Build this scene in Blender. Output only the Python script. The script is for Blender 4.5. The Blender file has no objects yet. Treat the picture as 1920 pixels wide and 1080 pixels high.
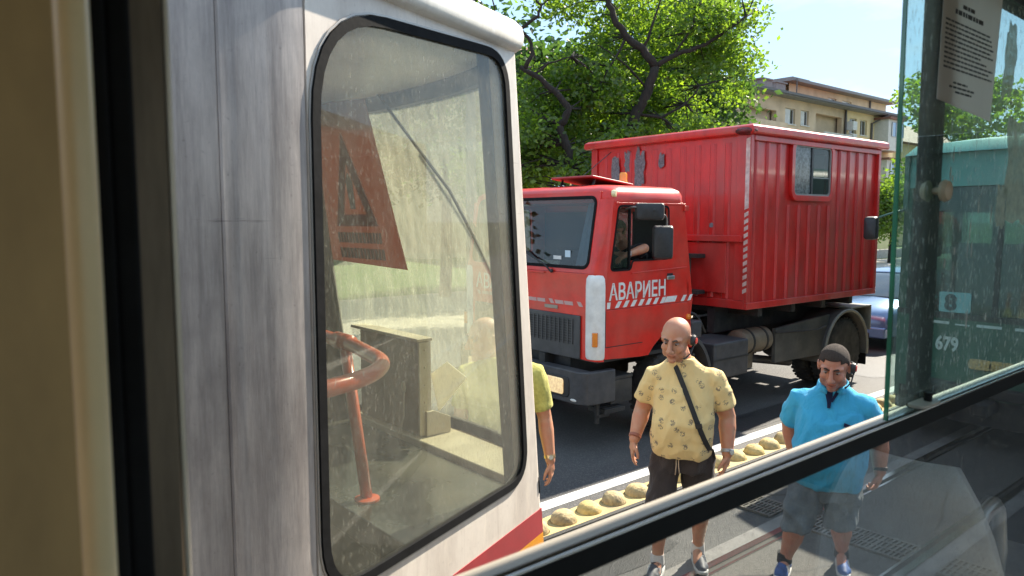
import bpy, bmesh, math, random
import numpy as np
from mathutils import Vector, Matrix, noise
R = math.radians
V3 = Vector
scene = bpy.context.scene
COL = scene.collection

# ---------------------------------------------------------------- camera, sky, sun, exposure
cam_d = bpy.data.cameras.new('camera'); cam = bpy.data.objects.new('camera', cam_d); COL.objects.link(cam)
cam_d.sensor_width = 36.0; cam_d.lens = 26.0; cam_d.clip_start = 0.02; cam_d.clip_end = 1500
cam.location = (0, 0, 2.5); cam.rotation_euler = (R(90 - 5.27), 0, R(-40.0))
cam_d.dof.use_dof = True; cam_d.dof.focus_distance = 6.0; cam_d.dof.aperture_fstop = 8.5
scene.camera = cam

SUN_AZ, SUN_EL = R(5.0), R(40.0)      # azimuth from +X (along the tracks) towards +Y
world = bpy.data.worlds.new('World'); scene.world = world; world.use_nodes = True
wn = world.node_tree; wn.nodes.clear()
wo = wn.nodes.new('ShaderNodeOutputWorld'); wb = wn.nodes.new('ShaderNodeBackground'); wb.inputs[1].default_value = 0.10
sk = wn.nodes.new('ShaderNodeTexSky'); sk.sky_type = 'NISHITA'; sk.sun_disc = False
sk.sun_elevation = SUN_EL; sk.sun_rotation = math.pi / 2 - SUN_AZ
sk.air_density = 1.0; sk.dust_density = 0.6; sk.ozone_density = 3.0; sk.altitude = 500
tc = wn.nodes.new('ShaderNodeTexCoord'); mp = wn.nodes.new('ShaderNodeMapping'); mp.inputs['Scale'].default_value = (1.6, 1.6, 5.0)
cn = wn.nodes.new('ShaderNodeTexNoise'); cn.inputs['Scale'].default_value = 1.7; cn.inputs['Detail'].default_value = 7; cn.inputs['Roughness'].default_value = 0.6
cr = wn.nodes.new('ShaderNodeValToRGB'); cr.color_ramp.elements[0].position = 0.44; cr.color_ramp.elements[1].position = 0.72
cr.color_ramp.elements[1].color = (0.7, 0.7, 0.7, 1)
cm = wn.nodes.new('ShaderNodeMixRGB'); cm.inputs[2].default_value = (5.4, 5.8, 6.2, 1)
L = wn.links.new
L(tc.outputs['Generated'], mp.inputs[0]); L(mp.outputs[0], cn.inputs[0]); L(cn.outputs[0], cr.inputs[0]); L(cr.outputs[0], cm.inputs[0])
hz = wn.nodes.new('ShaderNodeMixRGB'); hz.inputs[0].default_value = 0.72; hz.inputs[2].default_value = (2.7, 3.9, 5.2, 1)   # thin high haze evening out the sky
L(sk.outputs[0], hz.inputs[1]); L(hz.outputs[0], cm.inputs[1]); L(cm.outputs[0], wb.inputs[0]); L(wb.outputs[0], wo.inputs[0])
sun_d = bpy.data.lights.new('sun', 'SUN'); sun_d.energy = 5.0; sun_d.angle = R(0.6); sun_d.color = (1.0, 0.91, 0.76)
sun = bpy.data.objects.new('sun', sun_d); COL.objects.link(sun)
sdir = Vector((math.cos(SUN_EL) * math.cos(SUN_AZ), math.cos(SUN_EL) * math.sin(SUN_AZ), math.sin(SUN_EL)))
sun.rotation_euler = (-sdir).to_track_quat('-Z', 'Y').to_euler(); sun.location = (20, 0, 20)
vs = scene.view_settings; vs.view_transform = 'Standard'; vs.look = 'None'; vs.gamma = 1.0; vs.exposure = 1.4; vs.use_curve_mapping = False
scene.cycles.max_bounces = 10; scene.cycles.transparent_max_bounces = 24; scene.cycles.caustics_reflective = False; scene.cycles.caustics_refractive = False
scene.cycles.use_denoising = True; scene.cycles.sample_clamp_indirect = 8

# ---------------------------------------------------------------- materials
MATS = {}
def c4(c): return (c[0], c[1], c[2], 1.0)
def M(name, col, rough=0.6, metal=0.0, var=0.12, vs=5.0, bump=0.0, bs=40.0, coat=0.0, col2=None, stretch=(1, 1, 1), lo=0.35, hi=0.65, spec=0.5, detail=6, rvar=0.0, dust=None, dusts=0.0):
    if name in MATS: return MATS[name]
    m = bpy.data.materials.new(name); m.use_nodes = True; nt = m.node_tree; b = nt.nodes['Principled BSDF']
    t = nt.nodes.new('ShaderNodeTexCoord'); mpn = nt.nodes.new('ShaderNodeMapping'); mpn.inputs['Scale'].default_value = stretch
    nt.links.new(t.outputs['Object'], mpn.inputs[0])
    n = nt.nodes.new('ShaderNodeTexNoise'); n.inputs['Scale'].default_value = vs; n.inputs['Detail'].default_value = detail; n.inputs['Roughness'].default_value = 0.65
    nt.links.new(mpn.outputs[0], n.inputs[0])
    r = nt.nodes.new('ShaderNodeValToRGB'); r.color_ramp.elements[0].position = lo; r.color_ramp.elements[1].position = hi
    a = [x * (1 - var) for x in col]; z = col2 if col2 else [min(1, x * (1 + var)) for x in col]
    r.color_ramp.elements[0].color = c4(a); r.color_ramp.elements[1].color = c4(z)
    nt.links.new(n.outputs[0], r.inputs[0]); last = r.outputs[0]
    if dust:
        n3 = nt.nodes.new('ShaderNodeTexNoise'); n3.inputs['Scale'].default_value = vs * 0.37 + 0.6; n3.inputs['Detail'].default_value = 8; nt.links.new(mpn.outputs[0], n3.inputs[0])
        r3 = nt.nodes.new('ShaderNodeValToRGB'); r3.color_ramp.elements[0].position = 0.45; r3.color_ramp.elements[1].position = 0.75; r3.color_ramp.elements[1].color = (dusts,) * 3 + (1,)
        nt.links.new(n3.outputs[0], r3.inputs[0]); mx = nt.nodes.new('ShaderNodeMixRGB'); mx.inputs[2].default_value = c4(dust)
        nt.links.new(r3.outputs[0], mx.inputs[0]); nt.links.new(last, mx.inputs[1]); last = mx.outputs[0]
    nt.links.new(last, b.inputs['Base Color'])
    b.inputs['Roughness'].default_value = rough; b.inputs['Metallic'].default_value = metal; b.inputs['Specular IOR Level'].default_value = spec
    if rvar:
        mr = nt.nodes.new('ShaderNodeMapRange'); mr.inputs[3].default_value = max(0.02, rough - rvar); mr.inputs[4].default_value = rough + rvar
        nt.links.new(n.outputs[0], mr.inputs[0]); nt.links.new(mr.outputs[0], b.inputs['Roughness'])
    b.inputs['Coat Weight'].default_value = coat; b.inputs['Coat Roughness'].default_value = 0.08
    if bump:
        n2 = nt.nodes.new('ShaderNodeTexNoise'); n2.inputs['Scale'].default_value = bs; n2.inputs['Detail'].default_value = 5
        nt.links.new(mpn.outputs[0], n2.inputs[0]); bp = nt.nodes.new('ShaderNodeBump'); bp.inputs['Strength'].default_value = bump; bp.inputs['Distance'].default_value = 0.02
        nt.links.new(n2.outputs[0], bp.inputs['Height']); nt.links.new(bp.outputs[0], b.inputs['Normal'])
    MATS[name] = m; return m

def GLASS(name, tint=(0.9, 0.95, 0.93), dust=0.1, dustcol=(0.75, 0.72, 0.62), dvar=0.15, stretch=(1, 1, 0.25), dscale=14.0, rough=0.02, refl=1.0, fine=0.0):
    """thin pane: fresnel reflection over tinted transmission, with a scattering dust film"""
    if name in MATS: return MATS[name]
    m = bpy.data.materials.new(name); m.use_nodes = True; nt = m.node_tree; nt.nodes.clear()
    N = nt.nodes.new; K = nt.links.new
    out = N('ShaderNodeOutputMaterial'); tr = N('ShaderNodeBsdfTransparent'); tr.inputs[0].default_value = c4(tint)
    gl = N('ShaderNodeBsdfGlossy'); gl.inputs['Roughness'].default_value = rough
    lw = N('ShaderNodeLayerWeight'); lw.inputs[0].default_value = 0.5
    pw = N('ShaderNodeMath'); pw.operation = 'POWER'; pw.inputs[1].default_value = 5.0; K(lw.outputs['Facing'], pw.inputs[0])
    fm = N('ShaderNodeMath'); fm.operation = 'MULTIPLY_ADD'; fm.inputs[1].default_value = 0.94 * refl; fm.inputs[2].default_value = 0.045 * refl; fm.use_clamp = True; K(pw.outputs[0], fm.inputs[0])
    m1 = N('ShaderNodeMixShader'); K(fm.outputs[0], m1.inputs[0]); K(tr.outputs[0], m1.inputs[1]); K(gl.outputs[0], m1.inputs[2])
    df = N('ShaderNodeBsdfDiffuse'); df.inputs[0].default_value = c4(dustcol); tl = N('ShaderNodeBsdfTranslucent'); tl.inputs[0].default_value = c4(dustcol)
    m2 = N('ShaderNodeMixShader'); m2.inputs[0].default_value = 0.55; K(df.outputs[0], m2.inputs[1]); K(tl.outputs[0], m2.inputs[2])
    t = N('ShaderNodeTexCoord'); mpn = N('ShaderNodeMapping'); mpn.inputs['Scale'].default_value = stretch; K(t.outputs['Object'], mpn.inputs[0])
    n = N('ShaderNodeTexNoise'); n.inputs['Scale'].default_value = dscale; n.inputs['Detail'].default_value = 8; n.inputs['Roughness'].default_value = 0.7; K(mpn.outputs[0], n.inputs[0])
    mr = N('ShaderNodeMapRange'); mr.inputs[1].default_value = 0.3; mr.inputs[2].default_value = 0.7; mr.inputs[3].default_value = max(0, dust - dvar); mr.inputs[4].default_value = dust + dvar; K(n.outputs[0], mr.inputs[0])
    fac = mr.outputs[0]
    if fine:
        v = N('ShaderNodeTexNoise'); v.inputs['Scale'].default_value = 160; v.inputs['Detail'].default_value = 3; K(mpn.outputs[0], v.inputs[0])
        r2 = N('ShaderNodeMapRange'); r2.inputs[1].default_value = 0.57; r2.inputs[2].default_value = 0.68; r2.inputs[3].default_value = 0; r2.inputs[4].default_value = fine; K(v.outputs[0], r2.inputs[0])
        ad = N('ShaderNodeMath'); ad.operation = 'ADD'; ad.use_clamp = True; K(fac, ad.inputs[0]); K(r2.outputs[0], ad.inputs[1]); fac = ad.outputs[0]
    m3 = N('ShaderNodeMixShader'); K(fac, m3.inputs[0]); K(m1.outputs[0], m3.inputs[1]); K(m2.outputs[0], m3.inputs[2]); K(m3.outputs[0], out.inputs[0])
    MATS[name] = m; return m

# ---------------------------------------------------------------- mesh helpers
class MB:
    def __init__(s): s.v = []; s.f = []
    def add(s, vs_, fs):
        o = len(s.v); s.v += [tuple(p) for p in vs_]; s.f += [tuple(i + o for i in f) for f in fs]; return s
    def box(s, x0, x1, y0, y1, z0, z1):
        return s.add([(x0, y0, z0), (x1, y0, z0), (x1, y1, z0), (x0, y1, z0), (x0, y0, z1), (x1, y0, z1), (x1, y1, z1), (x0, y1, z1)],
                     [(0, 3, 2, 1), (4, 5, 6, 7), (0, 1, 5, 4), (1, 2, 6, 5), (2, 3, 7, 6), (3, 0, 4, 7)])
    def hexa(s, p): return s.add(p, [(0, 3, 2, 1), (4, 5, 6, 7), (0, 1, 5, 4), (1, 2, 6, 5), (2, 3, 7, 6), (3, 0, 4, 7)])
    def bar(s, a, b, w, h, up=(0, 0, 1)):
        a, b = Vector(a), Vector(b); d = (b - a).normalized(); u = Vector(up)
        x = d.cross(u); x = x.normalized() if x.length > 1e-6 else Vector((1, 0, 0)); y = x.cross(d).normalized()
        p = []
        for c in (a, b):
            for i, j in ((-1, -1), (1, -1), (1, 1), (-1, 1)): p.append(c + x * i * w / 2 + y * j * h / 2)
        return s.add(p, [(0, 1, 2, 3), (7, 6, 5, 4), (0, 4, 5, 1), (1, 5, 6, 2), (2, 6, 7, 3), (3, 7, 4, 0)])
    def prism(s, pts, to3, w0, w1):
        n = len(pts); a = [to3(p[0], p[1], w0) for p in pts]; b = [to3(p[0], p[1], w1) for p in pts]
        return s.add(a + b, [tuple(range(n))[::-1], tuple(range(n, 2 * n))] + [(i, (i + 1) % n, n + (i + 1) % n, n + i) for i in range(n)])
    def loft(s, rings, cap=True, closed=True):
        n = len(rings[0]); vs_ = [p for r_ in rings for p in r_]; fs = []
        for k in range(len(rings) - 1):
            for i in range(n if closed else n - 1):
                j = (i + 1) % n; fs.append((k * n + i, k * n + j, (k + 1) * n + j, (k + 1) * n + i))
        if cap: fs += [tuple(range(n))[::-1], tuple(range((len(rings) - 1) * n, len(rings) * n))]
        return s.add(vs_, fs)
    def tube(s, pts, r, seg=8, cap=True):
        pts = [Vector(p) for p in pts]; rr = r if isinstance(r, (list, tuple)) else [r] * len(pts)
        rings = []; t0 = (pts[1] - pts[0]).normalized(); u = t0.orthogonal().normalized()
        for i, p in enumerate(pts):
            a = pts[max(0, i - 1)]; b = pts[min(len(pts) - 1, i + 1)]; t = (b - a).normalized()
            u = (u - t * u.dot(t)); u = u.normalized() if u.length > 1e-6 else t.orthogonal().normalized(); w = t.cross(u)
            rings.append([p + (u * math.cos(k * 2 * math.pi / seg) + w * math.sin(k * 2 * math.pi / seg)) * rr[i] for k in range(seg)])
        return s.loft(rings, cap)
    def cyl(s, a, b, r0, r1=None, seg=20): return s.tube([a, b], [r0, r0 if r1 is None else r1], seg)
    def lathe(s, prof, o, axis, seg=28):
        o = Vector(o); ax = Vector(axis).normalized(); u = ax.orthogonal().normalized(); w = ax.cross(u)
        return s.loft([[o + ax * h + (u * math.cos(k * 2 * math.pi / seg) + w * math.sin(k * 2 * math.pi / seg)) * r_ for k in range(seg)] for r_, h in prof])
    def ball(s, c, r, seg=14, rings=9, M_=None):
        r = r if isinstance(r, (list, tuple)) else (r, r, r); c = Vector(c); out = []
        for i in range(rings + 1):
            a = -math.pi / 2 + math.pi * i / rings; a = max(-math.pi / 2 + 0.02, min(math.pi / 2 - 0.02, a))
            ring = []
            for k in range(seg):
                t = 2 * math.pi * k / seg; q = Vector((r[0] * math.cos(a) * math.cos(t), r[1] * math.cos(a) * math.sin(t), r[2] * math.sin(a)))
                ring.append(c + (M_ @ q if M_ else q))
            out.append(ring)
        return s.loft(out)
    def chain(s, pts, rr, seg=12):
        s.tube(pts, rr, seg)
        for p, r_ in zip(pts, rr): s.ball(p, r_, seg, 8)
        return s
    def xf(s, Mx): s.v = [tuple(Mx @ Vector(p)) for p in s.v]; return s
    def mesh(s, name='mesh'):
        me = bpy.data.meshes.new(name); me.from_pydata(s.v, [], s.f); me.validate(); me.update()
        bm = bmesh.new(); bm.from_mesh(me); bmesh.ops.recalc_face_normals(bm, faces=bm.faces); bm.to_mesh(me); bm.free(); return me

def obj(name, mb, mat, parent=None, smooth=False, bevel=0.0, seg=2, angle=40):
    me = mb.mesh(name) if isinstance(mb, MB) else mb
    if mat is not None and not me.materials: me.materials.append(mat)
    o = bpy.data.objects.new(name, me); COL.objects.link(o)
    if parent: o.parent = parent
    if smooth == 'auto' or (bevel and not smooth):
        me.polygons.foreach_set('use_smooth', [True] * len(me.polygons)); me.set_sharp_from_angle(angle=R(angle))
    elif smooth: me.polygons.foreach_set('use_smooth', [True] * len(me.polygons))
    if bevel:
        b = o.modifiers.new('bevel', 'BEVEL'); b.width = bevel; b.segments = seg; b.limit_method = 'ANGLE'; b.angle_limit = R(angle); b.harden_normals = True
    return o
def tag(o, label, cat, group=None): 
    o['label'] = label; o['category'] = cat
    if group: o['group'] = group
    return o
def thing(name, label, cat, loc=(0, 0, 0), rz=0.0, group=None):
    o = bpy.data.objects.new(name, None); COL.objects.link(o); o.location = loc; o.rotation_euler = (0, 0, rz); o.empty_display_size = 0.1
    return tag(o, label, cat, group)
def struct(name, mb, mat, **k):
    o = obj(name, mb, mat, **k); o['kind'] = 'structure'; return o
def same(o, parent, loc=(0, 0, 0), name=None):
    c = o.copy(); COL.objects.link(c); c.parent = parent; c.location = loc
    if name: c.name = name
    return c

def rrect(x0, x1, y0, y1, r, n=5):
    rr = r if isinstance(r, (list, tuple)) else [r] * 4      # bl, br, tr, tl
    P = []
    for (cx, cy, a0, q) in ((x0 + rr[0], y0 + rr[0], 180, rr[0]), (x1 - rr[1], y0 + rr[1], 270, rr[1]), (x1 - rr[2], y1 - rr[2], 0, rr[2]), (x0 + rr[3], y1 - rr[3], 90, rr[3])):
        for k in range(n + 1):
            a = R(a0 + 90 * k / n); P.append((cx + q * math.cos(a), cy + q * math.sin(a)))
    return P
def rpoly(pts, r, n=4):
    """round every corner of a polygon"""
    out = []; m = len(pts)
    for i in range(m):
        p = Vector(pts[i]); a = Vector(pts[i - 1]); b = Vector(pts[(i + 1) % m]); ri = r[i] if isinstance(r, (list, tuple)) else r
        da = (a - p); db = (b - p); q = min(ri, da.length * .45, db.length * .45); A = p + da.normalized() * q; B = p + db.normalized() * q
        for k in range(n + 1):
            t = k / n; out.append(tuple(A * (1 - t) ** 2 + p * 2 * t * (1 - t) + B * t * t))
    return out
def inset(poly, d):
    """shrink towards inside (ccw or cw), simple normal offset"""
    m = len(poly); P = [Vector(p) for p in poly]
    A = sum(P[i].x * P[(i + 1) % m].y - P[(i + 1) % m].x * P[i].y for i in range(m)); sg = 1 if A > 0 else -1; out = []
    for i in range(m):
        e1 = (P[i] - P[i - 1]); e2 = (P[(i + 1) % m] - P[i])
        if e1.length < 1e-9: e1 = e2
        if e2.length < 1e-9: e2 = e1
        n1 = Vector((-e1.y, e1.x)).normalized() * sg; n2 = Vector((-e2.y, e2.x)).normalized() * sg; nn = (n1 + n2)
        nn = nn.normalized() if nn.length > 1e-6 else n1; out.append(tuple(P[i] + nn * d / max(0.5, nn.dot(n1))))
    return out
def ray_poly(c, a, poly):
    d = (math.cos(a), math.sin(a)); best = None; m = len(poly)
    for i in range(m):
        x1, y1 = poly[i]; x2, y2 = poly[(i + 1) % m]; ex, ey = x2 - x1, y2 - y1; den = d[0] * ey - d[1] * ex
        if abs(den) < 1e-12: continue
        t = ((x1 - c[0]) * ey - (y1 - c[1]) * ex) / den; u = ((x1 - c[0]) * d[1] - (y1 - c[1]) * d[0]) / den
        if t > 0 and -1e-6 <= u <= 1 + 1e-6 and (best is None or t < best): best = t
    best = best or 0.0
    return (c[0] + d[0] * best, c[1] + d[1] * best)
def plate(mb, outer, hole, to3, w0, w1, c=None):
    """solid plate between outer polygon and one hole (both star-shaped about c)"""
    if c is None: c = (sum(p[0] for p in hole) / len(hole), sum(p[1] for p in hole) / len(hole))
    an = sorted(set(round(math.atan2(p[1] - c[1], p[0] - c[0]), 5) for p in list(outer) + list(hole)))
    O = [ray_poly(c, a, outer) for a in an]; H = [ray_poly(c, a, hole) for a in an]; n = len(an)
    V = [to3(*p, w0) for p in O] + [to3(*p, w0) for p in H] + [to3(*p, w1) for p in O] + [to3(*p, w1) for p in H]; Fs = []
    for i in range(n):
        j = (i + 1) % n
        Fs += [(i, j, n + j, n + i), (2 * n + i, 3 * n + i, 3 * n + j, 2 * n + j), (i, 2 * n + i, 2 * n + j, j), (n + i, n + j, 3 * n + j, 3 * n + i)]
    return mb.add(V, Fs)
def ringband(mb, outer, inner, to3, w0, w1):
    n = len(outer); V = [to3(*p, w0) for p in outer] + [to3(*p, w0) for p in inner] + [to3(*p, w1) for p in outer] + [to3(*p, w1) for p in inner]; Fs = []
    for i in range(n):
        j = (i + 1) % n
        Fs += [(i, j, n + j, n + i), (2 * n + i, 3 * n + i, 3 * n + j, 2 * n + j), (i, 2 * n + i, 2 * n + j, j), (n + i, n + j, 3 * n + j, 3 * n + i)]
    return mb.add(V, Fs)
def text(name, s_, size, mat, parent, mx, sx=1.0, ext=0.0015, off=0.0, align='LEFT', spacing=1.0):
    cu = bpy.data.curves.new(name, 'FONT'); cu.body = s_; cu.size = size; cu.extrude = ext; cu.offset = off; cu.align_x = align; cu.space_character = spacing; cu.resolution_u = 4
    o = bpy.data.objects.new(name + '_tmp', cu); COL.objects.link(o)
    bpy.context.view_layer.update()
    me = bpy.data.meshes.new_from_object(o.evaluated_get(bpy.context.evaluated_depsgraph_get()))
    bpy.data.objects.remove(o); me.transform(Matrix.Diagonal((sx, 1, 1, 1))); me.transform(mx); me.materials.clear(); me.materials.append(mat)
    return obj(name, me, mat, parent)
def frame(origin, xa, ya):
    xa = Vector(xa).normalized(); ya = Vector(ya); za = xa.cross(ya).normalized(); ya = za.cross(xa)
    m = Matrix((xa, ya, za)).transposed().to_4x4(); m.translation = Vector(origin); return m
XZ = lambda y: (lambda a, b, w: (a, y + w, b))        # polygon in x,z ; extruded along y
YZ = lambda x: (lambda a, b, w: (x + w, a, b))        # polygon in y,z ; extruded along x
XY = lambda z: (lambda a, b, w: (a, b, z + w))

# shared materials
m_red = M('red_paint', (0.66, 0.022, 0.012), 0.34, var=0.16, vs=3.5, coat=0.25, rvar=0.1, bump=0.05, bs=7, dust=(0.40, 0.13, 0.09), dusts=0.5)
m_redc = M('red_container_paint', (0.56, 0.020, 0.018), 0.33, var=0.25, vs=3.0, coat=0.2, rvar=0.12, bump=0.30, bs=4, dust=(0.38, 0.12, 0.10), dusts=0.6, stretch=(1, 1, .45))
m_white = M('white_paint', (0.74, 0.73, 0.70), 0.4, var=0.1, vs=9, dust=(0.45, 0.40, 0.34), dusts=0.4)
m_black = M('black_plastic', (0.018, 0.018, 0.02), 0.5, var=0.3, vs=20)
m_rubber = M('black_rubber', (0.010, 0.010, 0.011), 0.85, var=0.3, vs=15, bump=0.05, bs=60, spec=.15)
m_tyre = M('tyre_rubber', (0.022, 0.021, 0.02), 0.85, var=0.3, vs=14, bump=0.2, bs=50, dust=(0.10, 0.09, 0.075), dusts=0.5)
m_chassis = M('chassis_dirty_steel', (0.022, 0.021, 0.021), 0.7, var=0.35, vs=8, bump=0.2, bs=25, dust=(0.085, 0.075, 0.06), dusts=0.6)
m_greyp = M('grey_plastic', (0.045, 0.045, 0.05), 0.55, var=0.25, vs=8, bump=0.06, bs=60, dust=(0.11, 0.10, 0.09), dusts=0.45)
m_steel = M('steel', (0.55, 0.55, 0.55), 0.3, 1.0, var=0.15, vs=10)
m_amber = M('amber_lens', (0.75, 0.22, 0.02), 0.2, var=0.1, coat=0.5)
m_lens = M('warm_reflection_lens', (0.90, 0.68, 0.38), 0.12, var=0.3, vs=30, coat=1.0)  # warm reflection is put into the lens colour
m_mirror = M('mirror_glass', (0.8, 0.8, 0.8), 0.02, 1.0, var=0.0)
m_cream = M('cream_paint', (0.62, 0.54, 0.40), 0.5, var=0.12, vs=6, dust=(0.36, 0.30, 0.21), dusts=0.5)
# ---------------------------------------------------------------- ground
def sheet(x0, x1, y0, y1, z): return MB().add([(x0, y0, z), (x1, y0, z), (x1, y1, z), (x0, y1, z)], [(0, 1, 2, 3)])
def asphalt(name, a, b, speck):
    m = bpy.data.materials.new(name); m.use_nodes = True; nt = m.node_tree; N = nt.nodes.new; K = nt.links.new; bs_ = nt.nodes['Principled BSDF']
    t = N('ShaderNodeTexCoord'); n1 = N('ShaderNodeTexNoise'); n1.inputs['Scale'].default_value = 0.5; n1.inputs['Detail'].default_value = 6; K(t.outputs['Object'], n1.inputs[0])
    mpn = N('ShaderNodeMapping'); mpn.inputs['Scale'].default_value = (0.15, 1, 1); K(t.outputs['Object'], mpn.inputs[0])
    n4 = N('ShaderNodeTexNoise'); n4.inputs['Scale'].default_value = 2.2; n4.inputs['Detail'].default_value = 5; K(mpn.outputs[0], n4.inputs[0])
    av = N('ShaderNodeMath'); av.operation = 'ADD'; K(n1.outputs[0], av.inputs[0]); K(n4.outputs[0], av.inputs[1]); hf = N('ShaderNodeMath'); hf.operation = 'MULTIPLY'; hf.inputs[1].default_value = 0.5; K(av.outputs[0], hf.inputs[0])
    r1 = N('ShaderNodeValToRGB'); r1.color_ramp.elements[0].position = 0.35; r1.color_ramp.elements[1].position = 0.65; r1.color_ramp.elements[0].color = c4(a); r1.color_ramp.elements[1].color = c4(b); K(hf.outputs[0], r1.inputs[0])
    v = N('ShaderNodeTexVoronoi'); v.inputs['Scale'].default_value = 95; K(t.outputs['Object'], v.inputs[0])
    r2 = N('ShaderNodeValToRGB'); r2.color_ramp.elements[0].position = 0.55; r2.color_ramp.elements[1].position = 0.95; r2.color_ramp.elements[1].color = (0.8, 0.8, 0.8, 1); K(v.outputs['Color'], r2.inputs[0])
    mx = N('ShaderNodeMixRGB'); mx.inputs[2].default_value = c4(speck); K(r2.outputs[0], mx.inputs[0]); K(r1.outputs[0], mx.inputs[1]); K(mx.outputs[0], bs_.inputs['Base Color'])
    bp = N('ShaderNodeBump'); bp.inputs['Strength'].default_value = 0.65; bp.inputs['Distance'].default_value = 0.006; K(v.outputs['Distance'], bp.inputs['Height']); K(bp.outputs[0], bs_.inputs['Normal'])
    bs_.inputs['Roughness'].default_value = 0.72; return m
m_asph = asphalt('asphalt', (0.045, 0.044, 0.046), (0.085, 0.082, 0.08), (0.15, 0.14, 0.13))
m_asph2 = asphalt('track_asphalt', (0.06, 0.056, 0.052), (0.095, 0.088, 0.08), (0.16, 0.15, 0.13))
m_conc = M('kerb_concrete', (0.34, 0.32, 0.29), 0.85, var=0.2, vs=7, bump=0.3, bs=40)
m_pave = M('pavement_slabs', (0.42, 0.38, 0.33), 0.85, var=0.15, vs=2, bump=0.1, bs=30)
m_grass = M('lawn_grass', (0.07, 0.12, 0.025), 0.9, var=0.4, vs=3, bump=0.5, bs=60)
m_earth = M('earth', (0.10, 0.10, 0.06), 0.9, var=0.3, vs=0.5)
struct('ground', sheet(-500, 700, -500, 700, -0.03), m_earth)
struct('road', sheet(-80, 260, -8, 9.6, 0.0), m_asph)
for i, (a, b) in enumerate(((1.95, 2.99), (-1.6, -0.2))): struct('track_bed', sheet(-80, 160, a, b, 0.004), m_asph2)
kb = MB()
for k in range(-20, 60): kb.box(k * 1.0, k * 1.0 + 0.99, 9.6, 9.75, -0.02, 0.13)
struct('kerb', kb, m_conc)
struct('pavement', MB().box(-60, 260, 9.755, 20.0, -0.02, 0.12), m_pave)
struct('lawn', sheet(-60, 300, 20.0, 120, 0.10), m_grass)
m_paint = M('road_paint', (0.52, 0.52, 0.51), 0.7, var=0.12, vs=6, bump=0.25, bs=120, dust=(0.16, 0.16, 0.16), dusts=0.75, lo=0.2, hi=0.5)
m_yel = M('yellow_dome_paint', (0.52, 0.39, 0.16), 0.7, var=0.15, vs=5, bump=0.15, bs=60, dust=(0.20, 0.16, 0.10), dusts=0.75)
struct('lane_line', sheet(-30, 90, 4.55, 4.70, 0.004), m_paint)
yb = MB(); random.seed(3)
x = 0.5; yy0, yy1 = [], []
while x < 22:
    yy0.append((x, 4.15 + random.uniform(-.006, .006))); yy1.append((x, 4.43 + random.uniform(-.006, .006))); x += 0.11
for i in range(len(yy0) - 1):
    a, b, c, d = yy0[i], yy0[i + 1], yy1[i + 1], yy1[i]
    yb.add([(a[0], a[1], .006), (b[0], b[1], .006), (c[0], c[1], .006), (d[0], d[1], .006)], [(0, 1, 2, 3)])
struct('divider_strip', yb, m_yel)
struct('strip_seam', MB().box(0.5, 22, 4.10, 4.145, -0.01, 0.012), M('tar_seam', (0.02, 0.02, 0.02), 0.6, bump=0.6, bs=80))
m_tar = M('tar_patch', (0.022, 0.022, 0.024), 0.55, var=.25, vs=6, bump=.4, bs=90)
def ground_blob(seed, x0, x1, y0, y1):
    rg = random.Random(seed); P = []
    for k in range(28):
        a = 2 * math.pi * k / 28; ca, sa = math.cos(a), math.sin(a); q = (1 / max(abs(ca), abs(sa))) ** .75 * (1 + rg.uniform(-.06, .06)); P.append(((x0 + x1) / 2 + (x1 - x0) / 2 * ca * q, (y0 + y1) / 2 + (y1 - y0) / 2 * sa * q, .0035))
    return MB().add(P, [tuple(range(28))])
for i_, q in enumerate(((7.6, 9.4, 4.78, 5.25), (3.2, 4.6, 3.35, 3.85), (6.6, 8.2, 3.4, 4.0), (11.8, 14.0, 5.0, 6.4))): struct('tar_patch', ground_blob(i_, *q), m_tar)
m_crack = M('tar_crack', (0.014, 0.014, 0.015), 0.5)
for i_, (a, b, n) in enumerate((((4.6, 4.05), (6.4, 3.3), 14), ((6.2, 2.15), (8.4, 2.85), 16), ((4.2, 2.9), (5.6, 2.2), 12), ((8.0, 5.2), (10.4, 4.75), 16))):
    rg = random.Random(40 + i_); cpts = [(a[0] + (b[0] - a[0]) * k / n + rg.uniform(-.03, .03), a[1] + (b[1] - a[1]) * k / n + rg.uniform(-.035, .035)) for k in range(n + 1)]; mb = MB()
    for p, q in zip(cpts, cpts[1:]): w_ = rg.uniform(.004, .011); mb.add([(p[0], p[1] - w_, .0052), (q[0], q[1] - w_, .0052), (q[0], q[1] + w_, .0052), (p[0], p[1] + w_, .0052)], [(0, 1, 2, 3)])
    struct('road_crack', mb, m_crack)
# grooved rails
m_rail = M('rail_steel', (0.55, 0.53, 0.50), 0.22, 1.0, var=0.15, vs=3, stretch=(0.3, 8, 1))
m_groove = M('rail_groove', (0.035, 0.03, 0.025), 0.7, var=0.3)
for y in (3.05, 2.05, -0.4, -1.4):
    sgn = -1 if y in (3.05, -0.4) else 1
    a = MB(); 
    for (p0, p1, z) in ((0.0, 0.055, 0.014), (0.095, 0.115, 0.011)):
        q = sorted((y - sgn * .0 + sgn * p0, y + sgn * p1)); a.box(-40, 120, q[0], q[1], -0.02, z)
    rl = struct('tram_rail', a, m_rail)
    q = sorted((y + sgn * 0.055, y + sgn * 0.095)); g = obj('groove', sheet(-40, 120, q[0], q[1], 0.006), m_groove, rl)
    if y > 0:
        q = sorted((y - sgn * 0.004, y - sgn * 0.13)); struct('rail_edging', sheet(-40, 120, q[0], q[1], 0.007), M('edging_mortar', (0.20, 0.19, 0.18), 0.8, var=0.2, vs=5, bump=0.3, bs=60))
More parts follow.
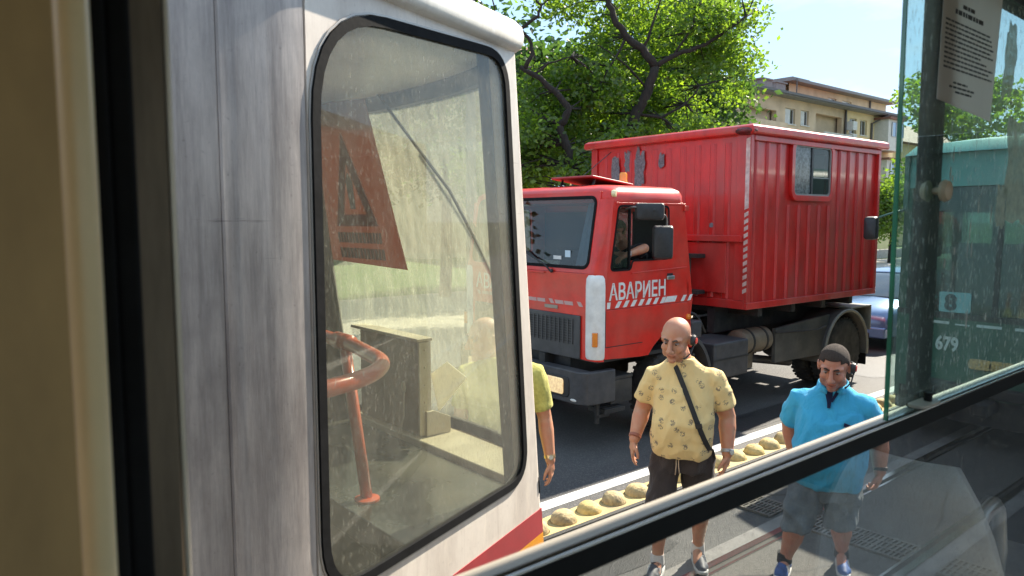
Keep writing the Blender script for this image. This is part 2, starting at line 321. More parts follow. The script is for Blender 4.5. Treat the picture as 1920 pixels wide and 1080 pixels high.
# cross drain gratings
m_grate = M('grate_iron', (0.20, 0.19, 0.17), 0.5, 0.7, var=0.3, vs=9, bump=0.1)
def grate(y0, y1, label):
    t = thing('drain_grating', label, 'grating', (5.70, (y0 + y1) / 2, 0.0), 0, 'gratings of the cross drain'); w = (y1 - y0) / 2; fr = MB(); H = 0.022
    for x in (-.165, -.058, .058, .165): fr.box(x - .011, x + .011, -w, w, 0.004, H)
    n = max(3, round((y1 - y0) / 0.036)); 
    for k in range(n + 1):
        yy = -w + 2 * w * k / n; hw = 0.012 if k in (0, n) or k % 7 == 0 else 0.0075
        for xa, xb in ((-.154, -.069), (-.047, .047), (.069, .154)): fr.box(xa, xb, max(-w, yy - hw), min(w, yy + hw), 0.004, H - .002)
    obj('grate', fr, m_grate, t); obj('pit', MB().box(-.165, .165, -w, w, 0.0045, 0.009), M('pit_dark', (0.004, 0.004, 0.004), 0.9), t)
grate(3.22, 3.78, 'iron drain grating on the road side of the far rail')
grate(2.52, 2.96, 'iron drain grating between the rails beside the far rail, nearly under the blue-shirted man')
grate(2.16, 2.51, 'iron drain grating between the rails beside the near rail')
grate(1.30, 1.92, 'iron drain grating on the window side of the near rail')
# dome studs
def dome_mesh():
    mb = MB(); seg = 20; rings = []
    for i in range(7):
        a = R(90 * i / 6); r_ = 0.112 * math.cos(a) ** 0.8 if i < 6 else 0.004; h = 0.092 * math.sin(a)
        rings.append([(r_ * math.cos(2 * math.pi * k / seg), r_ * math.sin(2 * math.pi * k / seg), h) for k in range(seg)])
    rings.insert(0, [(0.118 * math.cos(2 * math.pi * k / seg), 0.118 * math.sin(2 * math.pi * k / seg), 0.0) for k in range(seg)])
    return mb.loft(rings)
dm = obj('divider_dome', dome_mesh(), m_yel, smooth='auto', angle=60)
m_yels = []
for i in range(4): m_yels.append(M('worn_yellow_%d' % i, (0.58 - .03 * i, 0.43 - .02 * i, 0.16 + .01 * i), 0.75, var=0.25, vs=14 + 3 * i, bump=0.5, bs=38, dust=(0.18, 0.14, 0.09), dusts=.75, stretch=(1 + .3 * i, 1, 1)))
random.seed(8); x = 1.95; i = 0
meshes = []
for q in m_yels: me = dm.data.copy(); me.materials.clear(); me.materials.append(q); meshes.append(me)
for mi, me in enumerate(meshes):
    for v_ in me.vertices: v_.co *= 1 + .06 * noise.noise(v_.co * 14 + Vector((mi * 9, 0, 0))) * (v_.co.z > .01)
ORD = 'first second third fourth fifth sixth seventh eighth ninth tenth eleventh twelfth thirteenth fourteenth fifteenth sixteenth seventeenth eighteenth nineteenth twentieth twenty-first twenty-second twenty-third twenty-fourth twenty-fifth twenty-sixth twenty-seventh twenty-eighth'.split(); nth = 0
while x < 11.5:
    d = dm if i == 0 else dm.copy()
    if i: COL.objects.link(d)
    d.data = meshes[i % 4 if i % 3 else (i // 3) % 4]
    d.location = (x, 4.29 + random.uniform(-.012, .012), 0.006); d.rotation_euler = (0, 0, random.uniform(0, 6)); s_ = random.uniform(.93, 1.05); d.scale = (s_, s_, s_ * random.uniform(.92, 1.06))
    if x < 3.85: lab = 'yellow dome stud behind the white tram, seen only through its cab glass'
    else:
        nth += 1; lab = 'scuffed yellow dome stud, %s in the row counting from the white tram' % ORD[nth - 1]
    tag(d, lab, 'dome stud', 'yellow dome studs along the lane divider')
    x += 0.315; i += 1

# ---------------------------------------------------------------- own tram carriage (the one we look out of)
own = thing('tram_carriage', 'tram carriage with the open sliding window the photograph looks out of', 'tram', (0, 0, 0))
m_panel = M('brown_panel', (0.42, 0.27, 0.115), 0.6, var=0.35, vs=4, stretch=(1, 1, .4))
m_trim = M('cream_trim', (0.93, 0.74, 0.44), 0.3, var=0.08, vs=5)
m_alu = M('worn_aluminium', (0.16, 0.125, 0.09), 0.5, 0.4, var=0.3, vs=9, stretch=(4, 4, .5))
m_sill = M('sill_pale', (0.42, 0.37, 0.30), 0.5, var=0.12, vs=14, stretch=(.3, 3, 1))
m_blackm = M('black_metal', (0.007, 0.007, 0.008), 0.5, var=0.3, vs=12, spec=.25)
ZB, ZT = 1.62, 2.90
obj('window_post', MB().box(-0.6, 0.0695, 0.445, 0.4605, ZB, ZT), m_panel, own)
tr = MB(); tr.prism([(0.0822 + .0095 * math.cos(R(a)), 0.472 + .0105 * math.sin(R(a))) for a in range(0, 360, 24)], XY(0), ZB, ZT); obj('post_trim', tr, m_trim, own, smooth='auto', angle=50)
rb = MB().box(0.060, 0.102, 0.4830, 0.4935, ZB, ZT).box(0.1025, 0.1165, 0.488, 0.5035, ZB, ZT); obj('rubber_channel', rb, m_rubber, own, bevel=.004)
af = MB().box(0.060, 0.1385, 0.504, 0.516, ZB, ZT); obj('post_frame', af, m_alu, own, bevel=.002)
obj('post_edge', MB().box(0.139, 0.1425, 0.505, 0.517, ZB, ZT), M('bright_edge', (0.6, 0.55, 0.47), 0.4, 0.4), own, bevel=.001)
# rail across the window
obj('window_rail', MB().box(0.118, 2.6, 0.4445, 0.4505, 2.184, 2.2095), m_blackm, own, bevel=.0015, seg=3)
obj('rail_sill', MB().box(0.118, 2.6, 0.4785, 0.502, 2.184, 2.1945), m_sill, own, bevel=.0025)
obj('rail_groove', MB().box(0.118, 2.6, 0.4508, 0.478, 2.184, 2.190), m_rubber, own)
obj('rail_bead', MB().tube([(0.118, 0.4462, 2.2086), (2.6, 0.4462, 2.2086)], 0.0019, 8), M('polished_bead', (0.75, 0.72, 0.68), 0.25, 0.9, var=.05), own, smooth=True)
g_slide = GLASS('sliding_glass', (0.80, 0.93, 0.90), 0.07, (0.70, 0.78, 0.73), 0.05, (1, 1, .3), 14, fine=0.3)
sp = obj('sliding_pane', MB().prism(rrect(1.1405, 2.45, 2.197, 2.895, [.004, .004, .004, .05]), XZ(0.474), 0, 0.005), g_slide, own)
m_ge = M('green_glass_edge', (0.03, 0.28, 0.15), 0.15, var=0.3, vs=20, stretch=(1, 1, .3), coat=1)
pe = MB(); DXP = .043
q0 = [(1.0935, 2.1975), (1.0935, 2.849), (1.0955, 2.868), (1.104, 2.885), (1.12, 2.896), (1.145, 2.899)]; q1 = [(1.0972, 2.1975), (1.0972, 2.848), (1.099, 2.8665), (1.1065, 2.8825), (1.1215, 2.8925), (1.145, 2.8955)]
pe.loft([[(a[0], .4735, a[1]), (b[0], .4735, b[1]), (b[0], .4795, b[1]), (a[0], .4795, a[1])] for a, b in zip([(a_[0] + DXP, a_[1]) for a_ in q0], [(a_[0] + DXP, a_[1]) for a_ in q1])]); obj('pane_edge', pe, m_ge, sp)
kn = MB(); kn.lathe([(.004, 0), (.006, -.004), (.006, -.010), (.015, -.013), (.0175, -.018), (.015, -.024), (.006, -.027), (.001, -.0272)], (1.262, .4735, 2.545), (0, 1, 0), 20); obj('pane_knob', kn, M('ivory_knob', (0.62, 0.48, 0.34), 0.35, var=0.1), sp, smooth='auto')
kn = MB(); kn.lathe([(.017, 0), (.016, .006), (.008, .012), (.001, .0125)], (1.262, .4795, 2.545), (0, 1, 0), 20); obj('knob_plate', kn, M('ivory_knob', (0,0,0)), sp, smooth='auto')
lt = MB().prism(rrect(1.195, 1.265, .443, .472, .012), XY(2.2102), 0, .005); la = obj('latch', lt, M('latch_cream', (0.55, 0.48, 0.40), 0.4, var=.2), own, bevel=.001)
obj('latch_pin', MB().cyl((1.242, .457, 2.215), (1.242, .457, 2.229), .006, .007, 14), m_blackm, la, smooth='auto')
g_low = GLASS('lower_glass', (0.93, 0.95, 0.94), 0.012, (0.6, 0.6, 0.55), 0.012, (1, 1, .5), 8, fine=0.16, refl=1.75)
obj('lower_pane', MB().box(0.131, 2.6, 0.462, 0.467, ZB, 2.183), g_low, own)
obj('centre_post', MB().box(1.250, 1.322, 0.4815, 0.497, 2.1955, ZT), m_blackm, own, bevel=.006)
obj('window_header', MB().box(-0.6, 2.6, 0.40, 0.515, ZT, 3.02), m_blackm, own, bevel=.005)
# carriage body around the viewer
m_int = M('interior_laminate', (0.68, 0.65, 0.58), 0.5, var=.1)
m_ext = M('own_tram_paint', (0.7, 0.67, 0.6), 0.4, var=.1)
obj('side_wall', MB().box(-4, 5, 0.40, 0.515, 0.6, ZB), m_int, own)
obj('wall_panel', MB().box(-4, -0.6, .40, .56, ZB, 3.02), m_panel, own)
obj('wall_panel', MB().box(2.6, 2.75, .40, .515, ZB, 3.02), m_panel, own)
obj('wall_panel', MB().box(-4, 5, -1.96, -1.85, .6, 1.7).box(-4, 5, -1.96, -1.85, 2.85, 3.02), m_int, own)
for x in (-4, -2.4, -.8, .8, 2.4, 4.0): obj('window_pillar', MB().box(x, x + .14, -1.95, -1.86, 1.7, 2.85), m_panel, own)
obj('end_wall', MB().box(5.0, 5.06, -1.96, .56, .6, 3.02).box(-4.06, -4.0, -1.96, .56, .6, 3.02), M('end_wall_dark', (.05, .05, .05), .6), own)
obj('carriage_roof', MB().box(-4, 5, -1.98, .58, 3.021, 3.10), m_int, own)
obj('carriage_floor', MB().box(-4, 5, -1.96, .56, .5, .6), M('floor_lino', (0.3, 0.29, 0.27), .6), own)
# seat by the window, seen reflected in the lower pane
m_seat = M('grey_seat_shell', (0.82, 0.82, 0.78), 0.5, var=.15, vs=8, bump=.05)
se = thing('passenger_seat', 'grey moulded tram seat mirrored in the lower window pane at bottom right', 'seat', (1.72, 0.19, 0.6))
prof = []
bk = MB(); rings = []
for k in range(13):
    t = k / 12; z = .42 + .90 * t; w = .225 * (1 - max(0, t - .62) ** 2 * 3.3); dx = .02 + .10 * t + .06 * math.sin(math.pi * t)
    ring = []
    for (yy, th) in [(math.cos(a_), math.sin(a_)) for a_ in [R(q) for q in range(0, 360, 20)]]:
        ring.append((dx + .028 * th + .05 * (abs(yy) ** 2.2), w * yy, z))
    rings.append(ring)
bk.loft(rings); obj('backrest', bk, m_seat, se, smooth=True)
st_ = MB(); st_.prism(rrect(-.40, .06, -.21, .21, .08), XY(.40), 0, .05); obj('seat_pan', st_, m_seat, se, bevel=.015)
obj('seat_leg', MB().box(-.22, -.14, -.05, .05, 0, .40), m_steel, se)
gh = MB(); gh.tube([(.17, .14, 1.14), (.24, .15, 1.20), (.31, .15, 1.21), (.38, .14, 1.17), (.41, .14, 1.06), (.38, .14, .92), (.20, .13, .86)], .017, 10); obj('grab_handle', gh, M('satin_tube', (0.6, .58, .55), .35, .8), se, smooth=True)
# paper notice and remains of stickers on the sliding pane
m_paper = GLASS('paper_backlit', (.3, .3, .3), .93, (.95, .89, .87), .03, refl=.2)
pn = thing('paper_notice', 'printed paper notice taped to the upper corner of the sliding pane', 'notice', (1.255, .4725, 2.672))
obj('paper', MB().prism([(0.0, 0.015), (.235, .0), (.265, .222), (.01, .226)], XZ(0), -.0012, 0), m_paper, pn)
m_ink = M('ink_grey', (0.07, 0.07, 0.08), .8); lines = MB(); random.seed(5)
z = .196; k = 0
for (zz, a, b, h) in [(.200, .06, .10, .004), (.186, .04, .12, .0035), (.165, .085, .135, .006), (.153, .055, .175, .007)] + [(.138 - i_ * .0072, .018, .20 + random.uniform(-.03, .035), .0028) for i_ in range(11)] + [(.045, .06, .12, .003), (.038, .045, .15, .003), (.031, .07, .14, .003)]:
    xx = a
    while xx < b:
        w = random.uniform(.006, .02); lines.box(xx, min(b, xx + w), -.0018, -.0013, zz, zz + h); xx += w + .004
obj('print_lines', lines, m_ink, pn)
def blob(seed, x0, x1, z0, z1, n=40, rough_=.18):
    random.seed(seed); P = []
    for k in range(n):
        a = 2 * math.pi * k / n; q = 1 + rough_ * noise.noise(Vector((math.cos(a) * 2 + seed * 7, math.sin(a) * 2, seed))) * 2 + random.uniform(-.05, .05)
        ca, sa = math.cos(a), math.sin(a); s1 = 1 / max(abs(ca), abs(sa)) ** .6
        P.append(((x0 + x1) / 2 + (x1 - x0) / 2 * ca * q * s1, (z0 + z1) / 2 + (z1 - z0) / 2 * sa * q * s1))
    return P
m_res = GLASS('glue_residue', (.8, .85, .82), .55, (.68, .65, .58), .3, (1, 1, 1), 40, refl=.3)
for i_, (x0, x1, z0, z1, rg) in enumerate(((1.59, 1.80, 2.49, 2.69, .10), (1.55, 1.60, 2.49, 2.56, .3), (1.55, 1.61, 2.72, 2.85, .3))):
    o = obj('sticker_residue', MB().prism(blob(i_ + 2, x0, x1, z0, z1, rough_=rg), XZ(.4728), -.0006, 0), m_res, sp)
random.seed(12)
m_drip = M('dried_drip', (0.62, 0.60, 0.56), .8)
for k in range(16):
    x_ = random.uniform(1.32, 1.62); z_ = random.uniform(2.30, 2.62); h_ = random.uniform(.008, .045); w_ = random.uniform(.001, .0032)
    obj('dried_drip', MB().prism([(x_, z_), (x_ + w_, z_ + h_ * .4), (x_ + w_ * .6, z_ + h_), (x_ - w_ * .5, z_ + h_ * .8), (x_ - w_, z_ + h_ * .2)], XZ(.4729), -.0006, 0), m_drip, sp)

# ---------------------------------------------------------------- white tram on the next track (cab end towards +X)
wt = thing('white_tram', 'scuffed white tram with red and orange stripe and a big rounded cab window', 'tram', (0, 0, 0))
def tram_white(name, base, dirt, dl, dh):
    m = bpy.data.materials.new(name); m.use_nodes = True; nt = m.node_tree; N = nt.nodes.new; K = nt.links.new; b = nt.nodes['Principled BSDF']; t = N('ShaderNodeTexCoord')
    def nz(stretch, sc, det=8):
        mpn = N('ShaderNodeMapping'); mpn.inputs['Scale'].default_value = stretch; K(t.outputs['Object'], mpn.inputs[0]); n = N('ShaderNodeTexNoise'); n.inputs['Scale'].default_value = sc; n.inputs['Detail'].default_value = det; n.inputs['Roughness'].default_value = .7; K(mpn.outputs[0], n.inputs[0]); return n.outputs[0]
    def ramp(s, lo, hi, mx): r = N('ShaderNodeMapRange'); r.inputs[1].default_value = lo; r.inputs[2].default_value = hi; r.inputs[4].default_value = mx; K(s, r.inputs[0]); return r.outputs[0]
    last = None
    cur = N('ShaderNodeRGB'); cur.outputs[0].default_value = c4(base); last = cur.outputs[0]
    for (st, sc, lo, hi, mx, col) in (((1.0, 1.0, .07), 26, dl, dh, .6, dirt), ((1, 1, .5), 4, .42, .72, .6, [x * .9 for x in dirt]), ((2.2, 2.2, .5), 9, .55, .7, .35, [min(1, x * 2.6) for x in dirt]), ((1, 1, .9), 60, .62, .72, .4, [x * .6 for x in dirt]), ((.35, 1, 9), 5, .66, .70, .5, [x * .45 for x in dirt]), ((1, 1, 1), 150, .68, .76, .6, [x * .4 for x in dirt])):
        f = ramp(nz(st, sc), lo, hi, mx); mx_ = N('ShaderNodeMixRGB'); mx_.inputs[2].default_value = c4(col); K(f, mx_.inputs[0]); K(last, mx_.inputs[1]); last = mx_.outputs[0]
    K(last, b.inputs['Base Color']); b.inputs['Roughness'].default_value = .38
    bp = N('ShaderNodeBump'); bp.inputs['Strength'].default_value = .12; bp.inputs['Distance'].default_value = .01; K(nz((1, 1, .12), 22), bp.inputs['Height']); K(bp.outputs[0], b.inputs['Normal']); return m
m_tw = tram_white('tram_white_paint', (0.78, 0.70, 0.62), (0.42, 0.34, 0.29), .55, .8)
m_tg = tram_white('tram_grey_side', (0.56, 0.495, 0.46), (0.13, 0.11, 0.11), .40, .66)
CA, SA = math.cos(R(20)), math.sin(R(20)); A0 = (0.727, 1.574); YC = 2.70
def tap(u, z, w): return (A0[0] + u * CA - w * SA, A0[1] + u * SA + w * CA, z)       # w>0 = inwards
def tapm(u, z, w): p = tap(u, z, w); return (p[0], 2 * YC - p[1], p[2])
def ur(z): return (1.785 - (z - 1.34) * .112 - .727) / CA
obj('side_panel', MB().box(-9, 0.427, 1.55, 1.60, 0.5, 3.06), m_tg, wt)
obj('side_panel', MB().box(.431, .523, 1.5485, 1.60, 0.5, 3.06), m_tg, wt, bevel=.002)
sp2 = MB(); sp2.loft([[(x_, y_, z_) for (x_, y_) in [(.5235, 1.549), (.5275, 1.5435), (.56, 1.5475), (.62, 1.552), (.68, 1.560), (.720, 1.5705), (.74, 1.62), (.5235, 1.62)]] for z_ in (0.5, 1.2, 1.9, 2.6, 3.06)]); obj('side_panel', sp2, m_tg, wt, smooth='auto', angle=30)
outer = [(0.0, 0.5), (ur(0.5), 0.5), (ur(1.34), 1.34), (ur(3.06), 3.06), (0.0, 3.06)]
hole = rpoly([(.012, 1.585), (ur(1.585) - .085, 1.585), (ur(3.005) - .06, 3.03), (.012, 2.985)], [.16, .13, .12, .26], 8)
hc = (.45, 2.3)
cp = MB(); plate(cp, outer, hole, tap, 0, .035, hc); obj('cab_side', cp, m_tw, wt, smooth='auto', angle=30)
cp = MB(); plate(cp, outer, hole, tapm, 0, .035, hc); obj('cab_side', cp, m_tw, wt, smooth='auto', angle=30)
cw = MB(); ringband(cw, inset(hole, -.004), inset(hole, .021), tap, -.008, .012); ws_ = obj('cab_window_seal', cw, m_rubber, wt, smooth='auto', angle=35)
cw = MB(); ringband(cw, inset(hole, -.011), inset(hole, -.0065), tap, -.004, .002); obj('seal_trim', cw, M('seal_trim_grey', (.4, .37, .34), .4, .5), ws_)
g_cab = GLASS('cab_glass', (0.92, 0.93, 0.89), 0.10, (0.86, 0.82, 0.70), 0.05, (1, 1, .35), 12, fine=.16)
obj('cab_window', MB().prism(inset(hole, .018), tap, 0, .004), g_cab, wt)
cw = MB(); ringband(cw, inset(hole, -.006), inset(hole, .034), tapm, -.010, .012); obj('cab_window_seal', cw, m_rubber, wt)
obj('cab_window', MB().prism(inset(hole, .03), tapm, 0, .004), GLASS('far_cab_glass', (.85, .9, .85), .06, (.75, .7, .55), .05), wt)
# nose: bowed front, windshield leaning back
def nose(z, off=0.0):
    sh = 0.0 if z < 1.5 else (z - 1.5) * .17; P = []
    u_ = ur(z); p = tap(u_, z, 0); x0, y0 = p[0], p[1]; xm = 2.06 - sh * 1.25
    for k in range(13):
        t = -1 + 2 * k / 12; y = YC + t * (YC - y0); xx = x0 + (xm - x0) * (1 - abs(t) ** 2.6); P.append((xx - off, YC + (y - YC) * (1 - off * .8), z))
    return P
def nband(z0, z1, n, o0, o1):
    mb = MB(); zs = [z0 + (z1 - z0) * k / n for k in range(n + 1)]
    a = [nose(z, o0) for z in zs]; b = [nose(z, o1) for z in zs]; m_ = len(a[0]); V = [p for r_ in a for p in r_] + [p for r_ in b for p in r_]; Fs = []; H = len(a) * m_
    for i in range(n):
        for j in range(m_ - 1): q = i * m_ + j; Fs += [(q, q + 1, q + m_ + 1, q + m_), (H + q, H + q + m_, H + q + m_ + 1, H + q + 1)]
    for j in range(m_ - 1): Fs += [(j, H + j, H + j + 1, j + 1), (n * m_ + j, n * m_ + j + 1, H + n * m_ + j + 1, H + n * m_ + j)]
    for i in range(n):
        q = i * m_; Fs += [(q, q + m_, H + q + m_, H + q)]; q = i * m_ + m_ - 1; Fs += [(q, H + q, H + q + m_, q + m_)]
    return mb.add(V, Fs)
obj('nose_panel', nband(.5, 1.50, 3, 0, .03), m_tw, wt, smooth='auto')
obj('nose_header', nband(2.985, 3.10, 1, 0, .04), m_black, wt)
g_ws = GLASS('windshield_dusty', (0.88, 0.91, 0.86), 0.15, (0.90, 0.88, 0.72), 0.08, (1, 1, .10), 24, fine=.15)
obj('windshield', nband(1.55, 2.984, 6, .012, .017), g_ws, wt, smooth=True)
obj('windshield_sill', nband(1.501, 1.552, 1, -.004, .03), m_rubber, wt)
for s_ in (0, 1):
    a, b = nose(1.5)[-1 if s_ else 0], nose(3.06)[-1 if s_ else 0]; pil = MB()
    mk = lambda P, z: [(P[0] + dx, (P[1] + dy) if not s_ else (P[1] - dy), z) for dx, dy in ((-.075, -.02), (-.005, .0), (.035, .035), (.015, .06), (-.09, .03))]
    pil.loft([mk(nose(z)[-1 if s_ else 0], z) for z in (.5, 1.34, 2.2, 3.06)])
    o = obj('cab_pillar', pil, m_tw if not s_ else M('pillar_black', (.02, .022, .022), .6), wt, bevel=.012)
    ip = MB(); ip.tube([Vector(a) + Vector((-.06, (.075 if not s_ else -.075), 0)), Vector(b) + Vector((-.06, (.075 if not s_ else -.075), 0))], .03 if not s_ else .045, 8); obj('pillar_rubber', ip, m_rubber, o, smooth=True)
# roof with rounded gutter lip
def outline(off):
    pts = [(-9, 1.55 - off), (.50, 1.55 - off), (.70, 1.566 - off)]
    p = tap(ur(3.06), 3.06, 0); n = nose(3.06); pts += [(p[0] + off * .3, p[1] - off)]
    pts += [(q[0] + off, q[1]) for q in n[1:-1]]
    pts += [(p[0] + off * .3, 2 * YC - p[1] + off), (.70, 2 * YC - 1.566 + off), (-9, 2 * YC - 1.55 + off)]
    return pts
rf = MB(); rf.loft([[(x_, y_, z_) for x_, y_ in outline(o_)] for o_, z_ in ((.0, 3.045), (.026, 3.050), (.036, 3.066), (.038, 3.09), (.030, 3.118), (.0, 3.145), (-.10, 3.20), (-.35, 3.26), (-.7, 3.28))]); obj('tram_roof', rf, tram_white('tram_roof_paint', (.78, .75, .69), (.5, .45, .4), .55, .8), wt, smooth='auto', angle=50)
# stripes below the window, wrapped round the corner
def band(z0, z1, name, mat, u0=0.55):
    mb = MB(); mb.add([tap(u0, z0 - .012, -.002), tap(ur(z0) + .012, z0, -.002), tap(ur(z1) + .012, z1, -.002), tap(u0, z1 - .012, -.002), tap(u0, z0 - .012, .01), tap(ur(z0) + .012, z0, .01), tap(ur(z1) + .012, z1, .01), tap(u0, z1 - .012, .01)], [(0, 1, 2, 3), (7, 6, 5, 4), (0, 4, 5, 1), (1, 5, 6, 2), (2, 6, 7, 3), (3, 7, 4, 0)])
    return obj(name, mb, mat, wt)
band(1.345, 1.44, 'red_stripe', M('stripe_red', (.36, .035, .04), .45, var=.15)); band(1.10, 1.3435, 'orange_stripe', M('stripe_orange', (.75, .30, .015), .45, var=.1))
# far side, floor, ceiling
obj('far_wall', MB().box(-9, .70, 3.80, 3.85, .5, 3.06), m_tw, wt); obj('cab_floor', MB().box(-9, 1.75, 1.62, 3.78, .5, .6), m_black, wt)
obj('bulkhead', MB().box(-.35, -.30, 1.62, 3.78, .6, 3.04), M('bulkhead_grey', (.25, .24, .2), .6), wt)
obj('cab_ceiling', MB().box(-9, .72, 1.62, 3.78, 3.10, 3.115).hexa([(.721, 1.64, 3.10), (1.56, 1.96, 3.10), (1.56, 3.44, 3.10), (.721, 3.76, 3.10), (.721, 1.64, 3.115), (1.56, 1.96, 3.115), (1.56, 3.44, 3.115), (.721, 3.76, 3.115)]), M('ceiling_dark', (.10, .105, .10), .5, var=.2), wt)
# shelf and cab fittings
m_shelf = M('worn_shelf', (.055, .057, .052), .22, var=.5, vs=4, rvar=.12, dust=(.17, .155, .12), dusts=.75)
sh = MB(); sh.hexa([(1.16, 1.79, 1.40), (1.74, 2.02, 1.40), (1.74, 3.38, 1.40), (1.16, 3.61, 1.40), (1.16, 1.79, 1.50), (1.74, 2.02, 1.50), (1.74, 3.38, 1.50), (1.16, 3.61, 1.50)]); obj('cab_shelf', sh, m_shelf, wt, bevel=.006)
obj('shelf_riser', MB().hexa([(1.20, 1.83, .6), (1.24, 1.83, .6), (1.24, 3.55, .6), (1.20, 3.55, .6), (1.20, 1.83, 1.40), (1.24, 1.83, 1.40), (1.24, 3.55, 1.40), (1.20, 3.55, 1.40)]), M('riser_dark', (.05, .045, .04), .6), wt)
lg = MB(); 
def lp(z): return [(1.745, 2.0, z), (1.90, 2.12, z), (1.965, 2.35, z), (1.975, 2.70, z), (1.965, 3.05, z), (1.90, 3.28, z), (1.745, 3.40, z)]
lg.loft([lp(1.44), lp(1.525)]); obj('cream_ledge', lg, m_cream, wt, bevel=.008)
m_brownbox = M('painted_steel_box', (.30, .22, .14), .5, var=.15, vs=6)
bx_ = obj('equipment_box', MB().box(1.775, 1.83, 2.77, 3.30, 1.528, 1.955), m_brownbox, wt, bevel=.004)
obj('box_lid', MB().box(1.762, 1.845, 2.755, 3.375, 1.957, 1.972), m_cream, bx_, bevel=.004)
obj('box_side', MB().box(1.772, 1.835, 2.755, 2.768, 1.528, 1.955), m_cream, bx_, bevel=.002)
for k in range(5): obj('rivet', MB().ball((1.80, 2.753, 1.60 + k * .08), .004, 8, 5), m_cream, bx_)
obj('box_bracket', MB().prism([(1.80, 1.527), (1.93, 1.527), (1.93, 1.60), (1.84, 1.64), (1.80, 1.64)], XZ(2.745), -.006, 0.008), m_cream, bx_, bevel=.002)
obj('card', MB().hexa([(1.85, 2.72, 1.64), (1.856, 2.72, 1.64), (1.936, 2.62, 1.80), (1.93, 2.62, 1.80), (1.85, 2.78, 1.80), (1.856, 2.78, 1.80), (1.90, 2.72, 1.86), (1.895, 2.72, 1.86)]), GLASS('white_card', (.5, .5, .5), .95, (.92, .88, .76), .02, refl=.2), wt)
pd = MB().tube([(1.77, 2.88, 1.72), (1.765, 2.88, 1.60), (1.74, 2.88, 1.51)], .004, 6); pd.ball((1.766, 2.88, 1.735), (.006, .02, .028), 10, 7); obj('pull_cord', pd, m_cream, wt, smooth=True)
m_or = M('orange_tube', (.62, .10, .035), .32, var=.12, vs=7, coat=.2, dust=(.3, .12, .07), dusts=.4)
def arc3(pts, n=6):
    out = [Vector(pts[0])]
    for i in range(1, len(pts) - 1):
        p, a, b = Vector(pts[i]), Vector(pts[i - 1]), Vector(pts[i + 1]); q = min(.11, (a - p).length * .45, (b - p).length * .45); A = p + (a - p).normalized() * q; B = p + (b - p).normalized() * q
        for k in range(n + 1): t = k / n; out.append(A * (1 - t) ** 2 + p * 2 * t * (1 - t) + B * t * t)
    return out + [Vector(pts[-1])]
hr = MB().tube(arc3([(.60, 1.712, 2.05), (1.03, 1.865, 2.05), (1.176, 2.02, 2.05), (1.262, 2.41, 2.05), (1.272, 2.76, 2.05), (1.0, 3.5, 2.05)]), .025, 14); ho = obj('handrail', hr, m_or, wt, smooth=True)
po = MB().tube([(1.253, 2.30, 1.5), (1.266, 2.475, 2.05)], .021, 14); obj('rail_post', po, m_or, ho, smooth=True)
obj('post_flange', MB().lathe([(.045, 0), (.045, .008), (.03, .012)], (1.253, 2.30, 1.501), (0, 0, 1), 18), m_or, ho, smooth='auto')
obj('rail_sleeve', MB().tube([(1.263, 2.42, 2.05), (1.268, 2.54, 2.05)], .031, 14), m_or, ho, smooth=True)
# wiper outside the windshield
wp = MB().tube([(1.665, 2.93, 3.07), (1.80, 2.55, 2.62), (1.86, 2.30, 2.24)], .007, 6); obj('wiper', wp, m_black, wt)
wp = MB().tube([(1.80, 2.74, 2.80), (1.90, 2.30, 2.26)], .010, 6); obj('wiper_blade', wp, m_rubber, wt)
# orange warning board leaning in the windshield, seen from behind
wb_ = thing('warning_board', 'orange warning board with a red triangle behind the white tram windshield', 'sign', (1.60, 3.17, 2.28))
def wbp(a, b, w): return (a * 0.0 + .13 - b * .17 + w, -a + 0.0, b)
obj('board', MB().prism([(-.40, .02), (.39, .0), (.26, .74), (-.46, .80)], wbp, 0, .006), GLASS('board_orange', (.3, .1, .05), .92, (.42, .17, .10), .05, (1, 1, 1), 5, refl=.3), wb_, bevel=.001)
ringb = MB(); ringband(ringb, [(-.19, .19), (.21, .19), (.0, .62)], [(-.10, .245), (.12, .245), (.0, .48)], wbp, -.003, -.0005); obj('triangle', ringb, GLASS('triangle_red', (.3, .02, .02), .9, (.36, .06, .06), .05, refl=.2), wb_)
obj('exclamation_mark', MB().prism([(-.022, .27), (.022, .27), (.034, .40), (.0, .44), (-.03, .40)], wbp, -.003, -.0005), M('ink', (.10, .05, .05), .7), wb_)
random.seed(4); pr = MB()
for row, zz in ((0, .11), (1, .035)):
    xx = -.20; pr = MB()
    while xx < .22: w = random.uniform(.018, .03); pr.prism([(xx, zz), (xx + w, zz), (xx + w, zz + .05), (xx, zz + .05)], wbp, -.003, -.0005); xx += w + .008
    obj('printed_words', pr, M('faded_print', (.14, .04, .03), .7), wb_)
# ---------------------------------------------------------------- red truck
tk = thing('red_truck', 'red emergency truck with white lettering on its door and a boxy red cargo body', 'truck', (5.62, 5.30, 0), R(-1.3))
W = 2.42
g_truck = GLASS('truck_glass', (0.62, 0.68, 0.66), 0.02, (.6, .6, .55), .02, (1, 1, .3), 10, refl=1.3)
